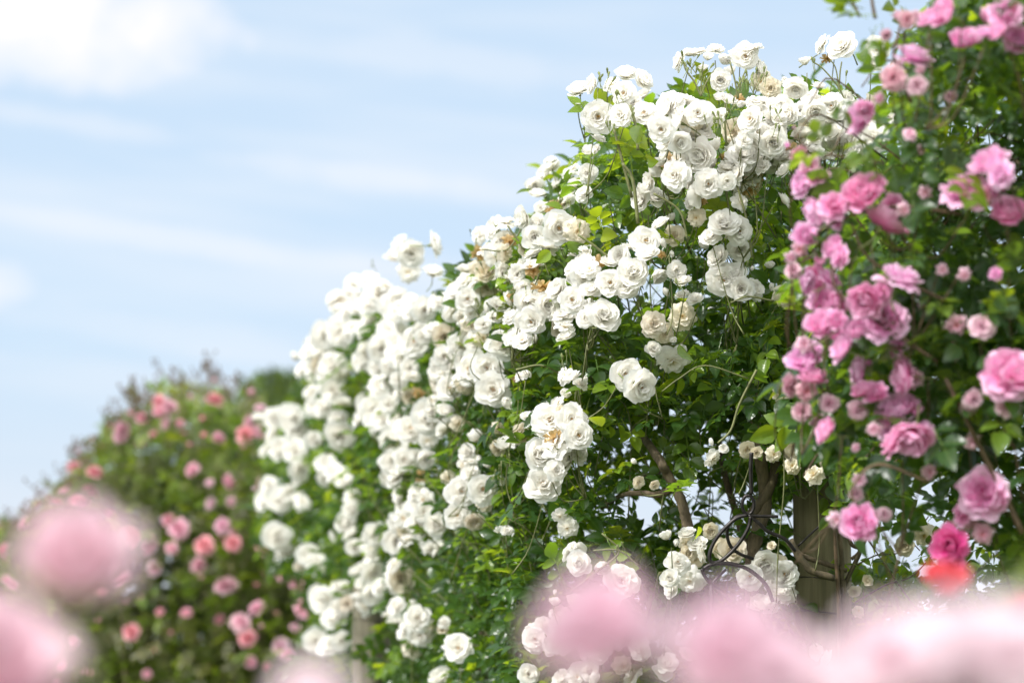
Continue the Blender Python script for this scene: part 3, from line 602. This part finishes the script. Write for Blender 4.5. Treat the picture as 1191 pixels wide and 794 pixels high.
for w in R.sample([w for w in WL if w[0]>420 and w[1]<640 and w[0]<960],85):
    for i in range(R.randint(1,4)):
        x=w[0]+R.gauss(0,8); y=w[1]-w[2]*.8+R.gauss(0,5); root=(rootN,rootM,rootF)[whichW(x,y)]
        if sum(1 for c in root.children if c.data in GB)>=90: continue
        pw=P(x,y,float(dW(np.array(x),np.array(y)))-.08); fd=(Vector((-.2,-.2,1))+Vector((R.gauss(0,.4),R.gauss(0,.4),0))).normalized()
        obj('green_bud',R.choice(GB),root,Matrix.Translation(pw)@orient(fd,R.uniform(0,6))@Matrix.Scale(R.uniform(.005,.0075),4))

# ================================================================== RIGHT PINK ROSE
p=P(1230,740,3.9)
rootP=thing('pink_climbing_rose','tall pink climbing rose with broad leaves filling the right edge','climbing rose',(p.x,p.y,0))
tw=MB()
PLd=lambda x,y: dP(x,y)
place_flowers(rootP,PL,PLd,PK,lambda k:{'M':('M',1.0),'N':('F',1.1),'S':('S',1.0),'B':('B',.85)}[k],True,cap=95,twmb=tw,jd=.06)
local(tw.mesh('flower_stalks',TWIG_R),'flower_stalks',rootP)['kind']='stuff'
PINKP=[(1600,-200),(1120,-60),(1110,-5),(1085,20),(1062,30),(1040,60),(1035,100),(1045,140),(1055,200),(1005,230),(965,270),(935,330),(940,420),(925,470),(960,520),(975,575),(1010,600),(1045,575),(1075,560),(1100,600),(1150,640),(1191,650),(1220,900),(1600,900)]
GP=[(1065,600,30,20,.1),(1100,575,20,8,.3),(1150,565,25,10,.4),(1000,60,20,30,.3)]
mkfol(rootP,PINKP,5200,dP,.04,1.15,.043,'foliage',LEAF_P,.14,GP,.42,7,power=1.0)
mkfol(rootP,[(1140,820),(1600,820),(1600,1900),(1140,1900)],700,dP,.2,.9,.045,'lower_foliage',LEAF_P,.1,(),.4,5)
# sprays that leave the crown
for (x,y,dx,dy,n) in ((1000,15,-24,-14,4),(1015,45,-14,5,3),(985,115,-5,-4,2),(1005,170,-20,10,4),(955,175,-14,8,3),(1095,-5,10,-8,3)):
    q=np.array([P(x+R.uniform(-12,12),y+R.uniform(-8,8),3.6) for _ in range(n)])
    me=foliage('foliage_spray',LEAF_P,q,np.full(n,.030),np.tile((dx/30,-.3,-dy/30),(n,1)),np.full(n,.35),.5,.2,[COMP[5],COMP[6]])
    local(me,'leafy_spray',rootP)
for pts,r in (([(1018,22),(1014,0),(1010,-40)],.0030),([(1000,20),(985,-10),(970,-40)],.0025),([(1060,120),(1040,70),(1045,40),(1050,20)],.003),([(1120,250),(1050,240),(990,250),(950,270)],.003),([(1090,420),(1030,380),(975,340),(965,290)],.003),([(1080,560),(1020,540),(990,570),(1000,590)],.0025),([(1100,350),(1060,330),(1010,300),(990,260)],.0028),([(1190,620),(1160,560),(1130,500),(1100,440)],.005),([(1030,190),(960,180),(920,180),(915,172)],.0018),([(960,185),(930,165),(924,150)],.0014)):
    wtube('cane',rootP,[P(x,y,3.62) for x,y in pts],r,r*.7,TWIG_R,6,.08)
b=Vector((p.x,p.y,0))
for i,(x,y) in enumerate(((1210,300),(1240,250))):
    wtube('cane',rootP,[b+Vector((i*.05,0,0)),b+Vector((.05*i-.03,-.02,.8)),P(x+60,y+300,4.35),P(x,y,4.3)],.010,.005,BARK,9,.2)
mb=MB()
for i in range(80):
    x=R.uniform(1020,1300); y=R.uniform(120,560); a=P(x,y,3.95+R.uniform(0,.4)); q=a+Vector((R.uniform(-.15,.1),R.uniform(-.18,0),R.uniform(-.05,.15))); tube(mb,[a,q,q+Vector((-.05,-.03,-.05))],.002,.0012,5,4)
o=local(mb.mesh('shoots',TWIG_R),'shoots',rootP); o['kind']='stuff'

# trailing leafy sprays in the opening right of the post (they belong to the near white rose)
q=[];
for x,y in ((1015,650),(1035,640),(1050,660),(1065,650),(1030,680),(1055,690),(1075,640),(1010,690),(1070,610),(1090,630),(1040,700),(1000,660),(1022,615),(1085,600)):
    q.append(P(x,y,4.95+R.uniform(-.1,.1)))
for q1 in q: local(foliage('x',LEAF_P,np.array([q1]),np.full(1,.034),np.array([(.2,-.3,0)]),np.full(1,.1),.8,.4,[R.choice([COMP[0],COMP[5]])]),'leaf_spray',rootN)
for pts in ([(990,660),(1020,645),(1050,640),(1080,600)],[(995,700),(1030,680),(1060,670),(1090,640)],[(1005,620),(1025,650),(1060,700),(1080,720)],[(1000,600),(1040,610),(1070,640)]):
    wtube('cane',rootN,[P(x,y,4.97) for x,y in pts],.0016,.0012,TWIG_R,6,.05)

# ================================================================== FAR PINK BUSH
p=P(210,740,11.9); rootB=thing('pink_shrub_rose','blurred rounded pink and coral rose bush beyond the white roses at the left','rose bush',(p.x,p.y,0))
tw=MB()
place_flowers(rootB,CL,dC,CO,lambda k:{'N':('F',1.0),'C':('C',.9)}[k],False,cap=100,twmb=tw,jd=.15)
local(tw.mesh('flower_stalks',TWIG_R),'flower_stalks',rootB)['kind']='stuff'
BP=[(-60,640),(0,625),(45,598),(80,560),(100,530),(135,490),(165,468),(205,448),(250,443),(290,462),(335,470),(420,560),(560,600),(560,1000),(-60,1000)]
GB_=[]
mkfol(rootB,BP,13000,dC,.05,1.9,.046,'foliage',LEAF_B,.22,GB_,.02,2.6,power=1.1,uptilt=.7)
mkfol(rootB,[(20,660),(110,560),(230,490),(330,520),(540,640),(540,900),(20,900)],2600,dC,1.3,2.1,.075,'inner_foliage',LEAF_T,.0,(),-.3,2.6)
mkfol(rootB,[(-60,900),(560,900),(560,1120),(-60,1120)],900,dC,.2,1.2,.05,'lower_foliage',LEAF_B,.2,(),.4,3)
mb=MB()
for i in range(110):
    t=R.random(); k=int(t*8)+1; (xa,ya),(xb,yb)=BP[min(k,9)],BP[min(k+1,10)]
    s=R.random(); x=xa+(xb-xa)*s; y=ya+(yb-ya)*s+R.uniform(0,25)
    a=P(x,y,11.6+R.uniform(-.3,.5)); e=a+Vector((R.uniform(-.10,.05),0,R.uniform(.04,.11)))
    tube(mb,[a,a.lerp(e,.5)+Vector((R.uniform(-.02,.02),0,0)),e],.003,.002,5,4)
    for q in range(3):
        e2=e+Vector((R.uniform(-.035,.035),R.uniform(-.03,.03),R.uniform(.0,.04))); tube(mb,[e,e2],.0018,.0015,4,2); tube(mb,[e2,e2+Vector((0,0,.014))],.006,.002,5,2)
o=local(mb.mesh('budded_shoots',TWIG_R),'budded_shoots',rootB); o['kind']='stuff'; o['label']='thin reddish shoots with tiny buds along the top of the bush'
for dx in (-.9,-.3,.3,.9):
    wtube('cane',rootB,[Vector((p.x+dx*.5,p.y,0)),Vector((p.x+dx*.7,p.y-.1,.8)),Vector((p.x+dx,p.y,1.7))],.018,.009,BARK,8,.2)

# ================================================================== POSTS AND IRON
def post(x,d,r,ztop,label,mat):
    q=P(x,740,d); o_=MB()
    n=28; zs=[0,.02]+list(np.linspace(.1,ztop-.02,24))+[ztop]; V=[];Q=[]
    ph=[R.uniform(0,6) for _ in range(4)]
    for zi,z in enumerate(zs):
        for k in range(n):
            a=2*math.pi*k/n; rr=r*(1+.02*math.sin(3*a+ph[0])+.015*math.sin(7*a+ph[1]+z*.6)+.01*math.sin(z*3+ph[2]))
            if zi==len(zs)-1: rr*=.93
            if abs(((a-4.4-.04*math.sin(z*5)+math.pi)%(2*math.pi))-math.pi)<.10: rr*=.90   # drying crack
            V.append((rr*math.cos(a),rr*math.sin(a),z))
    for i in range(len(zs)-1):
        for k in range(n): Q.append((i*n+k,i*n+(k+1)%n,(i+1)*n+(k+1)%n,(i+1)*n+k))
    b=len(V); V.append((0,0,zs[-1]-.0)); 
    for k in range(0,n,2): Q.append((b,(len(zs)-1)*n+k,(len(zs)-1)*n+k+1,(len(zs)-1)*n+(k+2)%n))
    root=thing('wooden_post',label,'post',(q.x,q.y,0),'wooden posts along the rose row')
    m=mesh_np('shaft',np.array(V),np.array(Q),mat); s=obj('shaft',m,root,Matrix.Translation(root.location))
    # training wires stapled round the post
    for z in (1.55,1.62,2.0):
        w=MB(); tube(w,[(r*1.03*math.cos(a),r*1.03*math.sin(a),z+.004*math.sin(a*2)) for a in np.linspace(0,2*math.pi,25)],.0012,.0012,5,1)
        obj('wire',w.mesh('wire',IRON),root,Matrix.Translation(root.location))
post(957,5.08,.060,2.02,'thick greenish brown post under the nearest white rose',POST)
post(432,7.55,.060,1.66,'narrow grey post seen low between the blurred white clusters',POST_G)
post(598,6.6,.055,1.75,'weathered post mostly hidden by leaves near the bottom centre',POST_G)

q=P(830,740,4.78); rootI=thing('iron_scrollwork','black wrought iron scroll looping left of the thick post','ironwork',(q.x,q.y,0))
def I(pts): return [P(780+x/4.963,540+y/4.963,4.66+(z[0] if z else 0)) for x,y,*z in pts]
wtube('rod',rootI,I([(468,-70),(462,0),(463,90),(466,172)]),.0040,.0040,IRON,10,0)
ring=[(447+34*math.sin(a),232-55*math.cos(a),.0) for a in np.linspace(0,2*math.pi,12)]
wtube('ring',rootI,I(ring),.0034,.0034,IRON,8,0)
wtube('scroll',rootI,I([(445,290),(380,310),(310,370),(255,440),(226,510),(232,560),(280,560),(340,515),(405,440),(450,360),(462,300)]),.0038,.0038,IRON,10,0)
wtube('scroll',rootI,I([(445,288,.01),(375,305,.01),(330,365,.012),(328,420,.014),(350,475,.014),(400,515,.014),(480,545,.014)]),.0034,.0034,IRON,10,0)
wtube('scroll',rootI,I([(190,600),(240,575),(330,570),(430,595),(510,650),(560,710),(590,790)]),.0040,.0040,IRON,10,0)
wtube('scroll',rootI,I([(180,600),(195,640),(235,690),(290,735),(350,790)]),.0036,.0036,IRON,10,0)
wtube('scroll',rootI,I([(320,605,.01),(270,650,.006),(236,690,.004)]),.0026,.0026,IRON,8,0)
wtube('rod',rootI,I([(450,290),(510,340),(560,385),(660,430),(720,500)]),.0036,.0036,IRON,10,0)
wtube('rod',rootI,I([(450,290),(500,297),(560,298),(620,300)]),.0032,.0032,IRON,8,0)
a=I([(236,690)])[0]; wtube('rod',rootI,[a,a+Vector((0,0,-.2)),Vector((a.x,a.y,0))],.0040,.0045,IRON,10,0)
wtube('rod',rootI,I([(735,470,.2),(830,380,.2),(900,320,.2)]),.002,.002,IRON,6,0)

# ================================================================== FOREGROUND ROSES (close to the lens, far out of focus)
BL=[flower_mesh('blush_rose',BLUSH,half_l,81),flower_mesh('blush_rose_full',BLUSH,full_l,82),flower_mesh('blush_rose_cup',BLUSH,cent_l,83)]
SOFT = petal_mat('soft_pink_petal', [(0,(.74,.34,.44)),(.4,(.83,.54,.64)),(.8,(.87,.67,.75)),(1,(.88,.74,.80))], trans=.4, val=.08)
SB=[flower_mesh('soft_pink_rose',SOFT,cent_l,91),flower_mesh('soft_pink_rose_full',SOFT,cent_l,92)]
RS=[flower_mesh('rose_pink_bloom',ROSE,cent_l,84),flower_mesh('rose_pink_full',ROSE,cent_l,85)]
RD=[flower_mesh('red_bloom',RED,cup_l,86),flower_mesh('red_bloom_open',RED,half_l,87)]
def fg(label, blooms, d, mesh, leaves=(), group=None, stem_dx=0, leafmat=LEAF_B, lean=0):
    x,y,r=blooms[0]; a=P(x,y,d); root=thing('garden_rose',label,'rose',(a.x+stem_dx,a.y+.03,0),group)
    j=Vector((a.x+stem_dx*.6,a.y+.02,a.z-.16))
    for (x,y,r) in blooms:
        c=P(x,y,d+R.uniform(-.02,.02)); wr=r*d/F
        fd=(Vector((0,0,.55))+(CAMP-c).normalized()+Vector((R.gauss(0,.2),0,0))).normalized()
        o=obj('blossom',R.choice(mesh),root,Matrix.Translation(c-fd*wr*.35)@orient(fd,R.uniform(0,6))@Matrix.Scale(wr,4))
        s=obj('calyx',CX[0]); s.parent=o; s.matrix_basis=Matrix.Identity(4)
        wtube('stem',root,[c-fd*wr*1.2,c-fd*wr*1.6+Vector((0,0,-.03)),j],.0016,.0022,TWIG,7,.05)
    wtube('cane',root,[j,Vector((a.x+stem_dx*.8,a.y+.03,.8)),root.location],.0028,.005,TWIG,8,.05)
    L=[P(x,y,d+.05) for x,y in leaves]+[Vector((j.x,j.y,z)) for z in (1.25,1.1,.95,.8,.6)]
    local(foliage('x',leafmat,np.array(L),np.full(len(L),.028),NR.normal(0,.6,(len(L),3)),np.full(len(L),.25),.6,.2,[COMP[0],COMP[1]]),'leaves',root)
fg('large soft pink rose out of focus in the lower left, upper of two',[(88,642,66)],1.14,RS,[(95,700)],stem_dx=.0)
fg('deeper pink blurred rose cut off by the left edge near the bottom corner',[(-8,765,84)],1.08,RS,stem_dx=-.01)
fg('pale pink blurred rose at the bottom centre, left of a similar one',[(690,722,66),(740,735,40),(655,740,40)],.98,SB)
fg('pale pink blurred rose at the bottom, between the centre and the post',[(858,757,74),(905,775,50)],.98,SB)
fg('widest blush white blurred rose cluster in the bottom right corner',[(1035,762,66),(1105,758,66),(1178,758,68),(985,792,50)],.95,BL)
fg('small blurred blush rose peeping over the bottom edge left of centre',[(360,800,42)],1.05,BL)
fg('orange red blurred rose just below the magenta rose at lower right',[(1103,677,30),(1086,664,14)],2.3,RD,[(1130,715)])
fg('blurred red rose at the right edge above the blush cluster',[(1190,705,20)],1.7,RD,[(1170,660),(1190,640),(1160,690),(1185,665)],leafmat=LEAF_B)

# ================================================================== DISTANCE
def tree(x,d,top,rad_,label):
    q=P(x,740,d); root=thing('tree',label,'tree',(q.x,q.y,0))
    mb=MB(); tube(mb,[(0,0,0),(.05,0,top*.35),(0,.1,top*.7)],.16,.07,10,6,.1)
    for k in range(7):
        a=k*.9; tube(mb,[(0,0,top*(.3+.05*k)),(math.cos(a)*rad_*.3,math.sin(a)*rad_*.3,top*(.45+.05*k)),(math.cos(a)*rad_*.7,math.sin(a)*rad_*.7,top*(.55+.05*k))],.06,.02,7,4,.1)
    obj('trunk',mb.mesh('trunk',BARK),root,Matrix.Translation(root.location))
    n=5200; v=NR.normal(0,1,(n*2,3)); v/=np.linalg.norm(v,axis=1)[:,None]; rr=NR.uniform(.35,1,(n*2,1))**.5
    pos=v*rr*np.array([rad_,rad_,top*.38])+np.array([0,0,top*.60])
    pos*= 1+.10*clump(v,3.)[:,None]*np.array([1,1,.3]); pos=pos[clump(pos,1.6)>-.35][:n]
    me=foliage('crown',LEAF_T,pos,np.full(len(pos),.13),pos-np.array([0,0,top*.6]),NR.uniform(0,.3,len(pos)),.7,.2,[COMP[0],COMP[5]])
    obj('crown',me,root,Matrix.Translation(root.location))
tree(355,34,5.25,1.55,'dark green tree showing in the gap between the pink bush and the white roses')
tree(440,37,5.0,2.2,'distant tree hidden behind the white roses')if False else None
q=P(-40,740,42); rootH=thing('garden_building','low building with a brown roof at the far left edge','building',(q.x,q.y,0))
def box(x0,x1,y0,y1,z0,z1):
    V=[(x,y,z) for x in (x0,x1) for y in (y0,y1) for z in (z0,z1)]
    return V,[(0,1,3,2),(4,6,7,5),(0,4,5,1),(2,3,7,6),(0,2,6,4),(1,5,7,3)]
def boxo(name,b,mat,par):
    V,Q=box(*b); m=mesh_np(name,V,Q,mat,None,False); return obj(name,m,par,Matrix.Translation(rootH.location)) if par is rootH else obj(name,m,par)
boxo('wall',(-3,1.0,0,4,0,2.3),WALL,rootH)
V=[(-3.3,-.4,2.25),(1.3,-.4,2.25),(1.3,4.4,2.25),(-3.3,4.4,2.25),(-3.3,2,3.75),(.7,2,3.62)]
Q=[(0,1,5,4),(2,3,4,5),(1,2,5,5),(3,0,4,4),(0,3,2,1)]
V=np.array(V); me=bpy.data.meshes.new('roof'); me.from_pydata([tuple(v) for v in V],[],[(0,1,5,4),(2,3,4,5),(1,2,5),(3,0,4),(0,3,2,1)]); me.materials.append(ROOF); obj('roof',me,rootH,Matrix.Translation(rootH.location))
dr=boxo('door',(-.6,.25,-.04,.02,0.01,2.0),DOORM,rootH)
wn=boxo('window',(-2.3,-1.2,-.05,.02,1.0,1.9),DOORM,rootH)
pn=boxo('pane',(-2.2,-1.3,-.06,-.045,1.1,1.8),GLASS,wn)

# ground
m,nt,N,L,out=newmat('grass_ground')
tc=N('ShaderNodeTexCoord'); n1=N('ShaderNodeTexNoise'); n1.inputs['Scale'].default_value=1.2; n1.inputs['Detail'].default_value=8; L(tc.outputs['Object'],n1.inputs['Vector'])
r=ramp(N,[(.3,(.045,.07,.02)),(.6,(.09,.12,.035)),(.75,(.16,.14,.08))]); L(n1.outputs[0],r.inputs[0])
pb=N('ShaderNodeBsdfPrincipled'); pb.inputs['Roughness'].default_value=.9; L(r.outputs[0],pb.inputs['Base Color'])
n2=N('ShaderNodeTexNoise'); n2.inputs['Scale'].default_value=120; L(tc.outputs['Object'],n2.inputs['Vector']); bp=N('ShaderNodeBump'); bp.inputs['Distance'].default_value=.03; L(n2.outputs[0],bp.inputs['Height']); L(bp.outputs[0],pb.inputs['Normal'])
L(pb.outputs[0],out.inputs[0])
k=24; g=np.linspace(-1,1,k+1); g=np.sign(g)*np.abs(g)**2.5*900
V=[(x,y,-.02+.015*math.sin(x*.3)*math.cos(y*.23)) for y in g for x in g]
Q=[(i*(k+1)+j,i*(k+1)+j+1,(i+1)*(k+1)+j+1,(i+1)*(k+1)+j) for i in range(k) for j in range(k)]
go=obj('ground',mesh_np('ground',np.array(V),np.array(Q),m)); go['kind']='structure'
SUN_DIR=Vector((-.60,-.40,.74)).normalized()

# ================================================================== SKY AND SUN
w=bpy.data.worlds.new("World"); S.world=w; w.use_nodes=True; nt=w.node_tree; nt.nodes.clear()
def N(t,**k):
    n=nt.nodes.new(t)
    for a,b in k.items(): setattr(n,a,b)
    return n
L=nt.links.new
def M(op,a,b=None,c=None,clamp=False):
    n=N('ShaderNodeMath',operation=op); n.use_clamp=clamp
    for i,v in enumerate((a,b,c)):
        if v is None: continue
        if isinstance(v,(int,float)): n.inputs[i].default_value=v
        else: L(v,n.inputs[i])
    return n.outputs[0]
sky=N('ShaderNodeTexSky',sky_type='NISHITA'); sky.sun_disc=False
sky.sun_elevation=math.asin(SUN_DIR.z); sky.sun_rotation=math.atan2(SUN_DIR.x,SUN_DIR.y); sky.air_density=1.0; sky.dust_density=1.2; sky.ozone_density=1.5
tc=N('ShaderNodeTexCoord'); sx=N('ShaderNodeSeparateXYZ'); L(tc.outputs['Generated'],sx.inputs[0])
az=M('ARCTAN2',sx.outputs[0],sx.outputs[1]); el=M('ARCSINE',sx.outputs[2])
def comb(a,b,c=0):
    n=N('ShaderNodeCombineXYZ')
    for i,v in enumerate((a,b,c)):
        if isinstance(v,(int,float)): n.inputs[i].default_value=v
        else: L(v,n.inputs[i])
    return n.outputs[0]
nz=N('ShaderNodeTexNoise'); nz.inputs['Scale'].default_value=1; nz.inputs['Detail'].default_value=4; nz.inputs['Roughness'].default_value=.5
L(comb(M('MULTIPLY',az,5.0),M('MULTIPLY_ADD',el,34.0,M('MULTIPLY',az,3.0)),3.3),nz.inputs['Vector'])
streak=M('MULTIPLY',M('SUBTRACT',nz.outputs[0],.40),3.0,clamp=True)
nd=N('ShaderNodeTexNoise'); nd.inputs['Scale'].default_value=1; nd.inputs['Detail'].default_value=5
L(comb(M('MULTIPLY',az,28.0),M('MULTIPLY',el,34.0),1.7),nd.inputs['Vector'])
def cloud(a0,e0,ra,re,tilt=0.):
    el=M('MULTIPLY_ADD',az,tilt,globals()['el']); e0=e0+tilt*a0
    da=M('DIVIDE',M('SUBTRACT',az,a0),ra); de=M('DIVIDE',M('SUBTRACT',el,e0),re)
    d2=M('SQRT',M('ADD',M('MULTIPLY',da,da),M('MULTIPLY',de,de)))
    v=M('ADD',M('SUBTRACT',1.15,d2),M('MULTIPLY',M('SUBTRACT',nd.outputs[0],.5),1.6))
    return M('MINIMUM',M('MULTIPLY',v,1.25,clamp=True),.95)
c1=cloud(-.190,.252,.068,.031); c2=cloud(-.222,.141,.022,.010); c3=cloud(-.30,.22,.07,.02); b1=cloud(-.15,.163,.13,.0065,.12); b2=cloud(-.05,.188,.08,.0075,.12); b3=cloud(-.19,.209,.07,.006,.12); b4=cloud(-.02,.236,.11,.009,.12); b5=cloud(-.12,.120,.10,.008,.12); c4=cloud(.5,.3,.2,.06); c5=cloud(-.9,.4,.3,.1)
cl=M('MAXIMUM',M('MAXIMUM',c1,M('MULTIPLY',c2,.7)),M('MAXIMUM',c3,M('MAXIMUM',c4,c5)))
bands=M('MAXIMUM',M('MAXIMUM',b1,b2),M('MAXIMUM',M('MULTIPLY',b3,.7),M('MAXIMUM',M('MULTIPLY',b4,.6),M('MULTIPLY',b5,.5))))
def mix(f,a,b):
    n=N('ShaderNodeMix',data_type='RGBA')
    if isinstance(f,(int,float)): n.inputs[0].default_value=f
    else: L(f,n.inputs[0])
    for i,v in ((6,a),(7,b)):
        if isinstance(v,tuple): n.inputs[i].default_value=(*v,1)
        else: L(v,n.inputs[i])
    return n.outputs[2]
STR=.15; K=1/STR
s0=mix(.84,sky.outputs[0],(.68*K,.845*K,1.03*K))
s1=mix(M('MULTIPLY',streak,.62),s0,(.90*K,.95*K,1.02*K))
# paler, slightly warm haze towards the horizon
hz=M('SUBTRACT',1.0,M('MULTIPLY',el,8.5),clamp=True)
s2=mix(M('MULTIPLY',hz,.75),s1,(.80*K,.84*K,.93*K))
s2=mix(M('MULTIPLY',bands,.55),s2,(.93*K,.965*K,1.03*K))
s3=mix(cl,s2,(1.05*K,1.03*K,1.06*K))
# added fill: sky behind the viewpoint brightened to light the flowers
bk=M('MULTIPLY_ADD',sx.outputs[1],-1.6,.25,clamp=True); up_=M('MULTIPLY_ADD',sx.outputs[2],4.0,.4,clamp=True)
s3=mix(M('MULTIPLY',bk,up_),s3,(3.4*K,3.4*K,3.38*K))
zn=M('MULTIPLY_ADD',sx.outputs[2],2.2,-1.0,clamp=True)  # overhead sky lifted too, extra fill added above the frame for petals and leaves
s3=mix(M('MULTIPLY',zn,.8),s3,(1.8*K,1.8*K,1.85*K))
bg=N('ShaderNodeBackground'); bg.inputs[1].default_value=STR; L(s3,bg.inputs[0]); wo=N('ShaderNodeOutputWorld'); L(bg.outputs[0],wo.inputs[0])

sl=bpy.data.lights.new('sun','SUN'); sl.energy=5.0; sl.angle=rad(.53); sl.color=(1,.97,.925)
so=bpy.data.objects.new('sun',sl); COL.objects.link(so); so.rotation_euler=SUN_DIR.to_track_quat('Z','Y').to_euler(); so.location=(-5,2,9)

# ================================================================== CAMERA
cd=bpy.data.cameras.new('camera'); cd.lens=85; cd.sensor_width=36; cd.clip_start=.05; cd.clip_end=3000
cd.dof.use_dof=True; cd.dof.focus_distance=4.78; cd.dof.aperture_fstop=2.8; cd.dof.aperture_blades=9
co=bpy.data.objects.new('camera',cd); COL.objects.link(co); co.location=CAMP; co.rotation_euler=(math.pi/2+PITCH,0,0); S.camera=co
S.view_settings.view_transform='Standard'; S.view_settings.look='None'; S.view_settings.exposure=0; S.view_settings.gamma=1
S.render.engine='CYCLES'
S.cycles.max_bounces=10; S.cycles.diffuse_bounces=5; S.cycles.transmission_bounces=6; S.cycles.transparent_max_bounces=6; S.cycles.glossy_bounces=2
S.cycles.use_denoising=True
try: S.cycles.denoiser='OPENIMAGEDENOISE'
except Exception: pass
S.cycles.use_adaptive_sampling=True; S.cycles.adaptive_threshold=.01
S.cycles.caustics_reflective=False; S.cycles.caustics_refractive=False
S.cycles.sample_clamp_indirect=6
